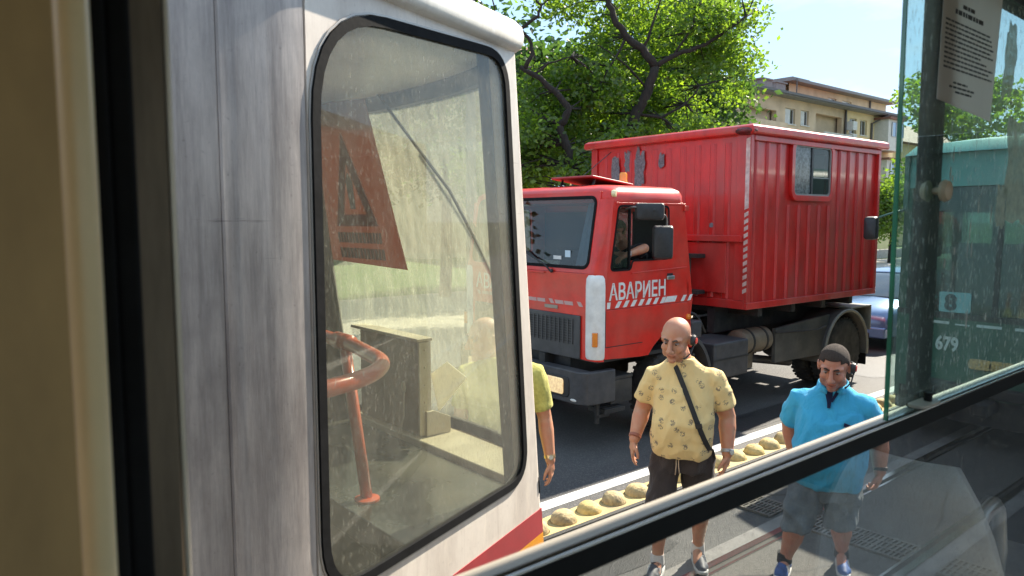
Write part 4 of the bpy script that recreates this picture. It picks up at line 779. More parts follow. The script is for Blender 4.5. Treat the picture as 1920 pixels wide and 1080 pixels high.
# front details: bar, panel, bracket, peeled paint, wire
obj('front_bar', MB().box(cx0 - .05, cx0 + .02, .06, 1.15, 2.22, 2.30), m_redc, tk, bevel=.006)
obj('front_panel_patch', MB().box(cx0 - .012, cx0 + .004, .30, 1.0, 1.55, 2.20), m_redc, tk, bevel=.004)
m_wood = M('weathered_wood', (.10, .085, .07), .8, var=.3, vs=10, stretch=(1, 1, .2))
lb = obj('ladder_bracket', MB().box(cx0 - .16, cx0 - .10, .78, .88, 1.58, 2.02), m_wood, tk); obj('bracket_arm', MB().box(cx0 - .17, cx0 + .0, .62, .92, 2.00, 2.05), m_chassis, lb); obj('bracket_arm', MB().box(cx0 - .17, cx0 + .0, .62, .92, 1.52, 1.57), m_chassis, lb)
m_peel = M('peeled_primer', (.17, .17, .18), .8, var=.4, vs=35, bump=.4, bs=90)
for i_, (y0, y1, z0, z1, rg) in enumerate(((2.20, 2.36, 2.90, 3.44, .05), (2.0, 2.10, 3.18, 3.48, .25), (1.72, 1.90, 2.95, 3.48, .25), (1.36, 1.46, 3.22, 3.42, .2), (.52, .58, 2.40, 2.46, .1))):
    obj('peeled_patch', MB().prism(blob(i_ + 20, y0, y1, z0, z1, rough_=rg), (lambda a, b, w: (cx0 + .0045 + w, a, b)), -.002, .002), m_peel, tk)
obj('stay_wire', MB().tube([(cx0 - .02, 2.35, 3.50), (1.40, 2.28, 2.75)], .006, 6), m_greyp, tk)
# ---------------------------------------------------------------- green tram waiting behind on the next track
gt = thing('green_tram', 'dark green tram with route 8 and number 679 seen through the sliding pane', 'tram', (9.0, 0, 0))
m_green = M('tram_green', (.012, .10, .065), .35, var=.2, vs=3, coat=.2, dust=(.07, .12, .10), dusts=.5)
m_teal = M('tram_teal', (.10, .30, .27), .4, var=.15, vs=3, dust=(.25, .35, .32), dusts=.5)
gy0, gy1 = 1.62, 3.78; gm = (gy0 + gy1) / 2
def gnose(y): t = (y - gm) / (gy1 - gm); return .22 * abs(t) ** 2.4
def gface(a, b, w): return (gnose(a) + (max(0, b - 1.45) * .05) + w, a, b)
def gband(name, z0, z1, mat, w0=0., w1=.05, y0=gy0, y1=gy1, par=None, n=14):
    P = [(y0 + (y1 - y0) * k / n) for k in range(n + 1)]; mb = MB(); mb.loft([[gface(y, z0, w0) for y in P] + [gface(y, z0, w1) for y in P[::-1]], [gface(y, z1, w0) for y in P] + [gface(y, z1, w1) for y in P[::-1]]]); return obj(name, mb, mat, par or gt, smooth='auto', angle=50)
gband('front_panel', .55, 1.40, m_green); gband('front_skirt', .25, .548, m_chassis, .05, .12); gband('windshield_base', 1.401, 1.46, m_black, -.01, .05)
gband('windshield', 1.47, 2.86, GLASS('green_tram_glass', (.55, .68, .64), .10, (.45, .55, .52), .06), .01, .016, gy0 + .10, gy1 - .10)
for y in (gy0 + .05, gm, gy1 - .05): gband('windshield_post', 1.461, 2.87, m_black if y == gm else m_green, 0, .05, y - (.025 if y == gm else .05), y + (.025 if y == gm else .05), n=2)
gband('destination_box', 2.871, 3.24, m_teal, -.01, .06)
gr = MB(); gr.loft([[(gnose(y) - .02, y, 3.242) for y in [gy0 + (gy1 - gy0) * k / 14 for k in range(15)]] + [(13, gy1, 3.242), (13, gy0, 3.242)], [(gnose(y) + .12, gm + (y - gm) * .93, 3.36) for y in [gy0 + (gy1 - gy0) * k / 14 for k in range(15)]] + [(13, gy1 - .1, 3.36), (13, gy0 + .1, 3.36)], [(gnose(y) + .5, gm + (y - gm) * .7, 3.42) for y in [gy0 + (gy1 - gy0) * k / 14 for k in range(15)]] + [(13, gy1 - .3, 3.42), (13, gy0 + .3, 3.42)]]); obj('tram_roof', gr, m_teal, gt, smooth='auto')
obj('side_wall', MB().box(.23, 13, gy1 - .05, gy1, .4, 1.5).box(.23, 13, gy1 - .05, gy1, 2.6, 3.24), m_green, gt); obj('side_wall', MB().box(.23, 13, gy0, gy0 + .05, .4, 1.5).box(.23, 13, gy0, gy0 + .05, 2.6, 3.24), m_green, gt)
for k in range(9):
    for y in (gy0, gy1 - .05): obj('window_pillar', MB().box(.3 + k * 1.5, .5 + k * 1.5, y + .002, y + .048, 1.5, 2.6), m_green, gt)
for y in (gy0, gy1): obj('side_window', MB().box(.5, 13, y - .02 if y > 3 else y + .015, y - .015 if y > 3 else y + .02, 1.501, 2.599), GLASS('green_side_glass', (.6, .72, .68), .06, (.5, .55, .5), .05), gt)
obj('tram_back', MB().box(13.0, 13.05, gy0, gy1, .4, 3.3), m_green, gt); obj('tram_floor', MB().box(.3, 13, gy0 + .05, gy1 - .05, .6, .7), m_black, gt)
obj('driver_bulkhead', MB().box(1.7, 1.75, gy0 + .06, gy1 - .06, .7, 2.2), M('bulkhead_green', (.06, .12, .10), .6), gt)
mx = frame((gnose(3.275) - .022, 3.275, 1.045), (-.041, -.30, 0), (0, 0, 1)); m_num = M('number_white', (.62, .66, .64), .5)
text('fleet_number', '679', .215, m_num, gt, mx, sx=.78, off=.007)
rp = obj('route_plate', MB().prism(rrect(2.93, 3.25, 1.475, 1.70, .02), (lambda a, b, w: (gnose(3.1) - .015 + w, a, b)), 0, .008), M('route_plate_blue', (.22, .46, .48), .5), gt)
text('route_number', '8', .235, M('route_ink', (.02, .05, .06), .6), rp, frame((gnose(3.1) - .018, 3.19, 1.505), (0, -1, 0), (0, 0, 1)), sx=1.0, off=.012)
for (a, b) in ((3.14, 3.36), (2.62, 2.86), (2.93, 3.08), (2.25, 2.5)): gband('white_trim', 1.335, 1.365 if a != 2.93 else 1.35, m_num, -.006, -.001, a, b, n=3)
for y in (2.80, 2 * gm - 2.80):
    hh = MB(); hh.prism(rrect(y - .12, y + .12, .87, .99, .05), (lambda a, b, w: (gnose(y) - .03 + w, a, b)), 0, .05); ho_ = obj('headlight', hh, M('warm_lens', (.45, .26, .09), .12, var=.6, vs=40, coat=1), gt, bevel=.01)
obj('coupler', MB().box(-.30, .1, gm - .08, gm + .08, .42, .56), m_chassis, gt, bevel=.02)
obj('bumper_bar', MB().box(-.06, .1, gy0 + .3, gy1 - .3, .57, .70), m_chassis, gt, bevel=.03)
arm = MB().tube(arc3([(.16, gy1 - .06, 2.62), (.02, gy1 + .10, 2.56), (.0, gy1 + .24, 2.50)]), .012, 8); ao = obj('mirror_arm', arm, m_green, gt, smooth=True)
mm = MB(); mm.loft([[(.0 + o, gy1 + .255 + a, c) for a, c in rrect(-.075 * k, .075 * k, 2.40 - .14 * k, 2.40 + .14 * k, .03)] for o, k in ((.03, .95), (.0, 1), (-.05, .92), (-.07, .6))]); mo_ = obj('mirror', mm, m_black, ao, smooth='auto')
obj('wheel_guard', MB().box(.6, 2.4, gy0 + .1, gy1 - .1, .15, .4), m_chassis, gt); 
# ---------------------------------------------------------------- cars
def car(name, label, loc, rz, paint, plate_txt=None, group=None):
    c = thing(name, label, 'car', loc, rz, group)      # front at x=0 facing -x, length 4.1
    def sec(x, w, pts): return [(x, s * w * a, z) for s, L_ in ((1, pts), (-1, pts[::-1])) for a, z in L_]
    st_ = []
    for x, w, zb, zh, zt in ((0.02, .70, .38, .52, .60), (.06, .76, .26, .56, .70), (.18, .81, .22, .60, .78), (.55, .835, .20, .66, .86), (1.0, .84, .20, .70, .93), (1.25, .845, .20, .72, .97), (2.0, .85, .20, .74, .98), (3.0, .85, .20, .74, .98), (3.7, .82, .22, .74, .98), (3.98, .78, .28, .70, .95), (4.08, .72, .36, .62, .85)):
        st_.append(sec(x, w, [(.0, zb), (.80, zb), (.97, zb + .08), (1.0, zh), (.96, zh + (zt - zh) * .6), (.86, zt - .01), (.0, zt + .02)]))
    mb = MB(); mb.loft(st_); obj('body', mb, paint, c, smooth='auto', angle=50)
    gh_ = []
    for x, w, z in ((.98, .74, .93), (1.55, .66, 1.30), (1.85, .60, 1.41), (2.4, .60, 1.45), (3.1, .60, 1.42), (3.55, .64, 1.25), (3.9, .70, .97)):
        gh_.append([(x, -.76 if z > .93 else -w, .93), (x, -w, z), (x, -w * .6, z + .025), (x, 0, z + .03), (x, w * .6, z + .025), (x, w, z), (x, .76 if z > .93 else w, .93)])
    mb = MB(); mb.loft(gh_); obj('glasshouse', mb, M('car_glass', (.05, .07, .085), .05, var=.05, coat=1), c, smooth='auto', angle=50)
    mb = MB(); mb.loft([[(x, -w, z), (x, -w * .6, z + .03), (x, 0, z + .037), (x, w * .6, z + .03), (x, w, z)] + [(x, w * .9, z - .02), (x, -w * .9, z - .02)] for x, w, z in ((1.72, .61, 1.375), (1.9, .605, 1.425), (2.4, .605, 1.46), (3.1, .605, 1.43), (3.3, .61, 1.37))]); obj('roof', mb, paint, c, smooth='auto')
    for s in (-1, 1):
        for x in (1.75, 2.5, 3.3): obj('window_post', MB().bar((x, s * .79, .95), (x + (.12 if x < 3 else -.06), s * .625, 1.40), .05, .03), paint, c)
        obj('a_pillar', MB().bar((1.02, s * .755, .95), (1.75, s * .615, 1.385), .05, .04), paint, c)
        for x in (.78, 3.3):
            w_ = MB(); w_.lathe([(.19, -.09), (.29, -.09), (.31, -.06), (.31, .06), (.29, .09), (.19, .09)], (x, s * .76, .31), (0, 1, 0), 24); wo2 = obj('wheel', w_, m_tyre, c, smooth='auto'); obj('rim', MB().lathe([(.2, -.05 * s), (.2, .08 * s), (.15, .06 * s), (.03, .08 * s), (.002, .08 * s)], (x, s * .76, .31), (0, 1, 0), 20), m_steel, wo2, smooth='auto')
        hl = MB(); hl.hexa([(.02, s * .40, .50), (.02, s * .68, .50), (.16, s * .77, .51), (.2, s * .5, .51), (.06, s * .40, .64), (.08, s * .68, .65), (.22, s * .76, .66), (.25, s * .5, .66)]); obj('headlight', hl, m_lens, c)
        mi = MB().ball((1.18, s * .93, 1.02), (.06, .09, .06), 10, 7); obj('mirror', mi, paint, c, smooth=True)
    gr_ = obj('grille', MB().box(.0, .08, -.38, .38, .50, .64), m_black, c)
    for k in range(4): obj('grille_slat', MB().box(-.008, .0, -.37, .37, .51 + k * .034, .522 + k * .034), m_chassis, gr_)
    obj('bumper', MB().box(-.06, .12, -.74, .74, .24, .46), paint, c, bevel=.04); obj('air_intake', MB().box(-.064, -.058, -.45, .45, .255, .34), m_black, c)
    if plate_txt:
        pl2 = obj('number_plate', MB().box(-.072, -.061, -.26, .26, .36, .47), M('plate_white', (.7, .7, .68), .4), c); text('plate_text', plate_txt, .115, M('plate_ink', (.02, .02, .02), .5), pl2, frame((-.0735, -.245, .377), (0, -1, 0), (0, 0, 1)), sx=.8, off=.002, align='RIGHT')
    return c
blue = M('car_blue', (.13, .23, .40), .22, .35, var=.08, coat=.6)
cb_ = car('parked_car', 'dark blue hatchback waiting behind the red truck', (14.35, 6.80, 0), R(-2), blue, '25 СВ')
em = MB(); em.lathe([(.055, 0), (.055, -.012), (.045, -.016), (.002, -.017)], (-.005, -.08, .605), (1, 0, 0), 22); obj('emblem', em, M('emblem_white', (.7, .72, .8), .3), cb_, smooth='auto')
for k, col in enumerate(((.05, .12, .45), (.55, .03, .04))): obj('emblem_band', MB().box(-.0245, -.0222, -.08 - .034, -.08 + .034, .588 + k * .022, .604 + k * .022), M('emblem_%d' % k, col, .3), cb_)
# ---------------------------------------------------------------- apartment houses
m_beige = M('beige_render', (.66, .51, .35), .85, var=.1, vs=.6, dust=(.25, .18, .12), dusts=.4)
m_yellow = M('yellow_render', (.74, .59, .35), .85, var=.08, vs=.6)
m_wh = M('white_render', (.62, .60, .57), .8, var=.08)
m_tile = M('roof_tiles', (.22, .10, .07), .8, var=.3, vs=1.5, stretch=(4, 1, 1), bump=.4, bs=4)
m_eave = M('eave_grey', (.22, .215, .22), .7); m_fr = M('window_frame_white', (.60, .60, .58), .5); m_gl = M('house_glass', (.035, .045, .055), .06, var=.3, vs=.7, coat=1); m_roll = M('shutter_white', (.62, .62, .60), .6); m_pipe = M('downpipe', (.10, .09, .09), .5)
def gridwall(x0, x1, z0, z1, ops, y, thick):
    xs = sorted(set([x0, x1] + [q for o in ops for q in o[:2]])); zs = sorted(set([z0, z1] + [q for o in ops for q in o[2:4]])); mb = MB()
    for i in range(len(xs) - 1):
        for j in range(len(zs) - 1):
            cx, cz = (xs[i] + xs[i + 1]) / 2, (zs[j] + zs[j + 1]) / 2
            if any(o[0] < cx < o[1] and o[2] < cz < o[3] for o in ops): continue
            mb.add([(xs[i], y, zs[j]), (xs[i + 1], y, zs[j]), (xs[i + 1], y, zs[j + 1]), (xs[i], y, zs[j + 1])], [(0, 1, 2, 3)])
    for a, b, c, d in [o[:4] for o in ops]:
        mb.add([(a, y, c), (b, y, c), (b, y, d), (a, y, d), (a, y + thick, c), (b, y + thick, c), (b, y + thick, d), (a, y + thick, d)], [(0, 1, 5, 4), (1, 2, 6, 5), (2, 3, 7, 6), (3, 0, 4, 7)])
    return mb
def window(par, a, b, c, d, y, shutter=0, mul=1):
    f = MB(); ringband(f, [(a, c), (b, c), (b, d), (a, d)], [(a + .06, c + .06), (b - .06, c + .06), (b - .06, d - .06), (a + .06, d - .06)], (lambda p, q, w: (p, y + w, q)), .14, .20)
    w = obj('window', f, m_fr, par)
    obj('pane', MB().box(a + .06, b - .06, y + .17, y + .18, c + .06, d - .06), m_gl, w)
    for k in range(mul): xm = a + (b - a) * (k + 1) / (mul + 1); obj('mullion', MB().box(xm - .03, xm + .03, y + .145, y + .165, c + .06, d - .06), m_fr, w)
    if shutter: obj('shutter', MB().box(a + .05, a + (b - a) * shutter, y + .10, y + .135, c + .04, d - .04), m_roll, w)
    obj('window_sill', MB().box(a - .05, b + .05, y - .08, y + .02, c - .07, c - .005), m_wh, w)
hA = thing('apartment_house', 'long beige apartment house with tiled roof and dark eaves beyond the red truck', 'building', (0, 26.0, 0))
ops1 = [(40.3, 43.9, 8.15, 9.45), (44.95, 46.2, 8.75, 9.75), (46.9, 47.95, 8.8, 9.78), (48.9, 52.6, 8.0, 9.75)]
ops1 += [(a, b, c - 3.0, d - 3.0) for a, b, c, d in ops1] + [(a, b, c - 6.0, d - 6.0) for a, b, c, d in ops1] + [(a, a + 1.3, c, c + 1.1) for a in (37.6,) for c in (8.7, 5.7, 2.7)]
obj('wall', gridwall(37, 52.95, 0, 10.5, ops1, 0, .35), m_beige, hA)
ops2 = [(53.65, 54.7, 8.75, 9.85), (55.3, 56.4, 8.75, 9.85)]; ops2 += [(a, b, c - 3, d - 3) for a, b, c, d in ops2] + [(a, b, c - 6, d - 6) for a, b, c, d in ops2]
obj('wall', gridwall(52.95, 61.0, 0, 10.5, ops2, -.05, .35), m_yellow, hA)
obj('wall', MB().box(37, 61, .5, 12, 0, 10.45), m_beige, hA); obj('wall', MB().box(60.9, 61.0, .0, 12, 0, 10.5), m_yellow, hA)
for o in ops1:
    if o[1] - o[0] < 2: window(hA, *o, 0, .62 if o[0] > 44 else 0)
    else:
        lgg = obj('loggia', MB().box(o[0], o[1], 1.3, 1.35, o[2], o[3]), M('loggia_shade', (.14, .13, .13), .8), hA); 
        obj('loggia_floor', MB().box(o[0], o[1], .352, 1.3, o[2] - .1, o[2] - .005), m_eave, lgg)
        obj('loggia_window', MB().box(o[0] + .3, o[0] + 1.5, 1.26, 1.295, o[2] + .2, o[3] - .15), m_gl, lgg); obj('loggia_window', MB().box(o[0] + 2.0, o[1] - .2, 1.26, 1.295, o[2] + .1, o[3] - .2), m_gl, lgg)
        obj('balcony_parapet', MB().box(o[0] - .1, o[1] + .1, -.75, -.62, o[2] - .55, o[2] + .45).box(o[0] - .1, o[1] + .1, -.62, -.003, o[2] - .55, o[2] - .42), m_wh if o[0] > 45 else m_beige, lgg)
        for q in (o[0] + .25, o[0] + 1.55, o[0] + 1.95): obj('loggia_frame', MB().box(q - .04, q + .04, 1.22, 1.26, o[2], o[3]), m_fr, lgg)
for o in ops2: window(hA, *o, -.05)
rfA = MB(); rfA.prism([(-.75, 10.42), (13, 10.42), (13, 11.0), (5.5, 12.2), (-.78, 10.56)], (lambda a, b, w: (w, a, b)), 36, 53.0); obj('roof', rfA, m_tile, hA)
obj('eaves', MB().box(36, 62, -.75, .0, 10.34, 10.416), m_eave, hA); obj('gutter', MB().box(36, 62, -.86, -.751, 10.40, 10.56), m_pipe, hA)
rfB = MB(); rfB.prism([(-.75, 10.42), (13, 10.42), (13, 10.9), (4.0, 11.0), (-.78, 10.56)], (lambda a, b, w: (w, a, b)), 53.0, 62); obj('roof', rfB, m_tile, hA)
obj('downpipe', MB().cyl((52.95, -.12, 0), (52.95, -.12, 10.3), .07, seg=8), m_pipe, hA); obj('downpipe', MB().tube([(58.4, -.82, 10.4), (57.0, -.15, 9.7), (56.9, -.15, 0)], .08, 8), m_pipe, hA)
for (a, b, c, d) in ((57.6, 60.2, 8.2, 10.0), (57.6, 60.2, 5.2, 7.0)):
    bay = obj('bay', MB().box(a, b, -1.1, -.052, c - .5, d), m_wh, hA); obj('bay_window', MB().box(a + .55, b - .1, -1.15, -1.101, c + .55, d - .22), M('blue_glass', (.06, .14, .30), .08, coat=1), bay)
    for k in range(4): xm = a + .55 + (b - a - .65) * k / 3; obj('bay_mullion', MB().box(xm - .04, xm + .04, -1.18, -1.151, c + .55, d - .22), m_fr, bay)
    obj('bay_roof', MB().box(a - .15, b + .15, -1.3, -.052, d, d + .15), m_tile, bay)
acn = obj('air_conditioner', MB().box(53.0, 53.6, -.65, -.16, 8.9, 9.5), m_roll, hA); obj('air_conditioner', MB().box(53.05, 53.6, -.65, -.16, 8.0, 8.6), m_roll, hA)
hB = thing('penthouse_block', 'set-back top storey with flat dark roof above the beige apartment house', 'building', (0, 31.0, 10.3))
ops = [(60.2, 61.6, .7, 2.3), (62.6, 64.3, .7, 2.3), (65.6, 66.6, .3, 1.3)]
obj('wall', gridwall(54.0, 71.0, 0, 2.75, ops, 0, .3), m_beige, hB); obj('wall', MB().box(54, 71, .5, 7, 0, 2.7), m_beige, hB)
for o in ops: window(hB, *o, 0, .5)
obj('roof', MB().box(53.2, 71.6, -.8, 7.6, 2.76, 2.98), m_eave, hB); obj('roof_hut', MB().box(56.2, 58.2, 1, 4, 2.985, 3.5).box(55.9, 58.6, .8, 4.2, 3.505, 3.6), m_eave, hB); obj('downpipe', MB().cyl((67.6, -.1, 0), (67.6, -.1, 2.76), .08, seg=8), m_pipe, hB)
for i_, (x_, y_, z_) in enumerate(((47.5, 29.3, 12.0), (50.5, 30, 12.2))): obj('chimney', MB().box(x_, x_ + 1.3, y_ - 26, y_ - 25.2, z_ - .8, z_ + .35).box(x_ - .1, x_ + 1.4, y_ - 26.1, y_ - 25.1, z_ + .355, z_ + .45), m_eave, hA)
obj('antenna', MB().cyl((53.4, 4, 11.0), (53.4, 4, 13.2), .05, seg=6).box(53.1, 53.7, 3.97, 4.03, 13.0, 13.08), m_pipe, hA)
hC = thing('yellow_house', 'yellow rendered house with dark tiled roof at the edge of the sliding pane', 'building', (66, 30, 0))
ops = [(4, 5.2, 6.5, 8), (8, 9.2, 6.5, 8), (4, 5.2, 3.2, 4.7), (8, 9.2, 3.2, 4.7)]
obj('wall', gridwall(0, 24, 0, 9.6, ops, 0, .3), M('warm_yellow', (.66, .50, .25), .85, var=.06), hC); obj('wall', MB().box(0.01, 24, .4, 10, 0, 9.5), M('warm_yellow', (0,0,0)), hC)
for o in ops: window(hC, *o, 0)
rC = MB(); rC.prism([(-.9, 9.55), (10.5, 9.55), (4.8, 12.6)], (lambda a, b, w: (w, a, b)), -.8, 25); obj('roof', rC, m_tile, hC); obj('downpipe', MB().cyl((2.2, -.12, 0), (2.2, -.12, 9.5), .09, seg=8), m_pipe, hC)
hD = thing('red_roof_house', 'distant house with a red tiled roof behind the bare branches', 'building', (25, 38, 0))
obj('wall', MB().box(0, 9, 0, 10, 0, 13.2), m_beige, hD); rD = MB(); rD.prism([(-.8, 13.2), (10.8, 13.2), (5, 16.0)], (lambda a, b, w: (w, a, b)), -.8, 9.8); obj('roof', rD, m_tile, hD)
lw_ = thing('low_wall', 'low pale concrete wall along the lawn right of the red cargo body', 'wall', (36, 20.4, .1)); 
for k in range(14): obj('coping_block', MB().box(k * 2.0, k * 2.0 + 1.97, 0, .4, 0, .55), m_conc, lw_, bevel=.02)
# ---------------------------------------------------------------- trees
def leafmat(name, a, bcol, trans):
    m = bpy.data.materials.new(name); m.use_nodes = True; nt = m.node_tree; nt.nodes.clear(); N = nt.nodes.new; K = nt.links.new
    out = N('ShaderNodeOutputMaterial'); at = N('ShaderNodeAttribute'); at.attribute_name = 'shade'; r = N('ShaderNodeValToRGB'); r.color_ramp.elements[0].color = c4(a); r.color_ramp.elements[1].color = c4(bcol); K(at.outputs['Fac'], r.inputs[0])
    d = N('ShaderNodeBsdfDiffuse'); t = N('ShaderNodeBsdfTranslucent'); g = N('ShaderNodeBsdfGlossy'); g.inputs['Roughness'].default_value = .35; g.inputs[0].default_value = (.5, .5, .5, 1)
    hs_ = N('ShaderNodeHueSaturation'); hs_.inputs['Hue'].default_value = .488; hs_.inputs['Value'].default_value = trans; hs_.inputs['Saturation'].default_value = 1.15; K(r.outputs[0], hs_.inputs['Color']); K(r.outputs[0], d.inputs[0]); K(hs_.outputs[0], t.inputs[0])
    m1 = N('ShaderNodeMixShader'); m1.inputs[0].default_value = .5; K(d.outputs[0], m1.inputs[1]); K(t.outputs[0], m1.inputs[2]); m2 = N('ShaderNodeMixShader'); m2.inputs[0].default_value = .06; K(m1.outputs[0], m2.inputs[1]); K(g.outputs[0], m2.inputs[2]); K(m2.outputs[0], out.inputs[0]); return m
def leaves(rng, centres, per, spread, size):
    """many folded leaf blades around spray centres -> mesh"""
    C = np.repeat(centres, per, 0); n = len(C); P = C + rng.normal(0, 1, (n, 3)) * np.array(spread)
    P[:, 2] -= (np.abs(P[:, 0] - C[:, 0]) + np.abs(P[:, 1] - C[:, 1])) * .35
    d = rng.normal(0, 1, (n, 3)); d[:, 2] = d[:, 2] * .55 - .35; d /= np.linalg.norm(d, axis=1)[:, None]
    u = rng.normal(0, 1, (n, 3)); u[:, 2] *= .5; s = np.cross(d, u); s /= np.linalg.norm(s, axis=1)[:, None]; nn = np.cross(s, d); L_ = size * rng.uniform(.6, 1.35, n)[:, None]
    a = P; b_ = P + d * L_ * .45 + s * L_ * .30 + nn * L_ * .08; c_ = P + d * L_; e = P + d * L_ * .45 - s * L_ * .30 + nn * L_ * .08
    V = np.stack([a, b_, c_, e], 1).reshape(-1, 3); I = np.arange(n)[:, None] * 4; F = np.concatenate([I + [0, 1, 2], I + [0, 2, 3]], 1).reshape(-1, 3)
    me = bpy.data.meshes.new('crown'); me.vertices.add(len(V)); me.vertices.foreach_set('co', V.astype('f').ravel()); me.loops.add(len(F) * 3); me.loops.foreach_set('vertex_index', F.astype('i').ravel()); me.polygons.add(len(F)); me.polygons.foreach_set('loop_start', np.arange(0, len(F) * 3, 3, dtype='i')); me.polygons.foreach_set('loop_total', np.full(len(F), 3, 'i'))
    me.update(); cs_ = np.repeat(rng.uniform(0, 1, len(centres)), per); sh_ = np.clip(.55 * cs_ + .45 * rng.uniform(0, 1, n), 0, 1); at = me.attributes.new('shade', 'FLOAT', 'POINT'); at.data.foreach_set('value', np.repeat(sh_, 4).astype('f')); return me
m_bark = M('dark_bark', (.030, .024, .020), .95, var=.4, vs=12, stretch=(3, 3, .6), bump=.7, bs=20)
lf_a = leafmat('leaves_fresh', (.036, .080, .020), (.135, .205, .034), 3.1); lf_b = leafmat('leaves_dark', (.025, .06, .018), (.06, .11, .025), 2.2); lf_c = leafmat('needles_dark', (.008, .022, .014), (.02, .045, .022), 1.0)
def tree(label, limbs, blobs, per, spread, size, mat, seed, twigs=90, name='street_tree', group='trees behind the red truck', dens=1.0, trunk=None):
    rng = np.random.default_rng(seed); base = limbs[0][0][0]; t = thing(name, label, 'tree', (base[0], base[1], 0.1), 0, group); off = V3((base[0], base[1], .1))
    tb = MB(); 
    for k, (pts, rad) in enumerate(limbs):
        q = [V3(p) - off for p in pts]; sm = [q[0]]
        for i in range(len(q) - 1):
            for f_ in (.33, .66, 1.0): sm.append(q[i].lerp(q[i + 1], f_) + (V3(rng.normal(0, .02, 3)) if f_ < 1 else V3()))
        rr = [rad[0] + (rad[1] - rad[0]) * i / (len(sm) - 1) for i in range(len(sm))]; mb = MB().tube(sm, rr, 9); obj('trunk' if k == 0 else 'limb', mb, m_bark, t, smooth=True)
    cen = []
    for (c, r, n) in blobs:
        m_ = int(n * dens); d = rng.normal(0, 1, (m_, 3)); d /= np.linalg.norm(d, axis=1)[:, None]; cen.append(np.array(c) + d * np.array(r) * (rng.uniform(.25, 1, m_) ** .5)[:, None])
    cen = np.concatenate(cen) - np.array(off)
    allp = [V3(p) - off for pts, _ in limbs for p in pts]
    tw = MB(); idx = rng.choice(len(cen), min(twigs, len(cen)), False)
    for i in idx:
        c = V3(cen[i]); s_ = min(allp, key=lambda p: (p - c).length + max(0, p.z - c.z) * .8); md = s_.lerp(c, .5) + V3(rng.normal(0, .08, 3)) + V3((0, 0, .08)); tw.tube([s_, md, c], [.022, .013, .005], 5)
    o = obj('twigs', tw, m_bark, t); o['kind'] = 'stuff'
    obj('crown', leaves(rng, cen, per, spread, size), mat, t); return t
T1 = [([(13.0, 11.3, .1), (12.95, 11.33, 2.2), (12.95, 11.32, 3.85), (12.96, 11.31, 4.39), (13.07, 11.23, 4.9), (13.28, 11.05, 5.4), (13.39, 10.96, 5.92)], (.17, .10)),
      ([(13.39, 10.96, 5.92), (13.17, 11.14, 6.33), (12.87, 11.4, 6.62), (12.66, 11.57, 7.03), (12.57, 11.65, 7.38), (12.45, 11.74, 8.06)], (.10, .05)), ([(13.39, 10.96, 5.92), (13.7, 10.7, 6.16), (14.13, 10.33, 6.36), (14.45, 10.07, 6.57), (14.94, 9.66, 7.03)], (.065, .025)),
      ([(13.07, 11.23, 4.9), (13.5, 10.85, 4.8), (13.92, 10.5, 5.1), (14.15, 10.3, 5.5)], (.04, .015)), ([(12.9, 11.4, 6.6), (12.5, 11.5, 5.9), (12.2, 11.7, 5.3)], (.03, .012)), ([(13.17, 11.14, 6.33), (13.35, 11.0, 6.9), (13.6, 10.9, 7.6)], (.035, .015)), ([(13.28, 11.05, 5.4), (12.7, 11.2, 5.9), (12.1, 11.5, 6.3)], (.03, .012)), ([(13.7, 10.7, 6.16), (14.0, 10.5, 6.7), (14.2, 10.4, 7.3)], (.03, .012))]
tree('broadleaf tree with a dark forked trunk rising behind the cargo body', T1, [((14.3, 12.8, 6.0), (1.9, 1.5, 1.4), 200), ((15.4, 11.2, 7.4), (1.3, 1.4, 1.2), 120), ((13.6, 13.0, 8.2), (2.0, 1.6, 1.0), 120), ((15.0, 11.9, 4.9), (1.2, 1.1, .9), 100), ((13.6, 13.0, 4.6), (1.2, 1.1, .9), 90), ((15.2, 10.4, 6.1), (.7, .8, .8), 50), ((12.6, 11.0, 4.3), (.9, .7, .5), 30), ((14.1, 10.3, 4.4), (.8, .6, .5), 40), ((12.3, 11.6, 5.6), (.7, .6, .5), 26), ((14.3, 10.2, 7.2), (.7, .6, .5), 26)], 44, (.20, .20, .13), .125, lf_a, 5, twigs=170, dens=.82)
T2 = [([(11.5, 11.25, .1), (11.45, 11.3, 2.0), (11.42, 11.3, 3.1), (11.26, 11.43, 3.66), (11.15, 11.52, 4.1), (11.05, 11.6, 4.5)], (.14, .09)), ([(11.05, 11.6, 4.5), (11.2, 11.45, 4.85), (10.98, 11.68, 5.22), (10.63, 11.97, 5.56), (10.42, 12.15, 5.72)], (.085, .045)),
      ([(10.5, 12.08, 5.69), (10.63, 11.97, 6.0), (10.54, 12.04, 6.33), (10.41, 12.15, 6.49), (10.03, 12.47, 6.76), (9.6, 12.83, 7.03)], (.05, .014)), ([(10.41, 12.15, 6.49), (10.71, 11.9, 6.76), (10.76, 11.86, 6.98), (10.63, 11.97, 7.3), (10.5, 12.1, 7.8)], (.04, .015)), ([(10.03, 12.47, 6.76), (9.95, 12.5, 7.1), (9.7, 12.7, 7.4)], (.02, .008)), ([(10.76, 11.86, 6.98), (11.05, 11.7, 7.2), (11.25, 11.5, 7.15)], (.018, .007)), ([(9.8, 12.65, 6.9), (9.6, 12.9, 6.75), (9.3, 13.1, 6.85)], (.014, .006)), ([(10.6, 12.0, 7.2), (10.2, 12.3, 7.45), (9.9, 12.5, 7.7)], (.014, .006)),
      ([(10.63, 11.97, 5.56), (10.9, 11.8, 5.8), (11.3, 11.5, 5.95)], (.03, .012))]
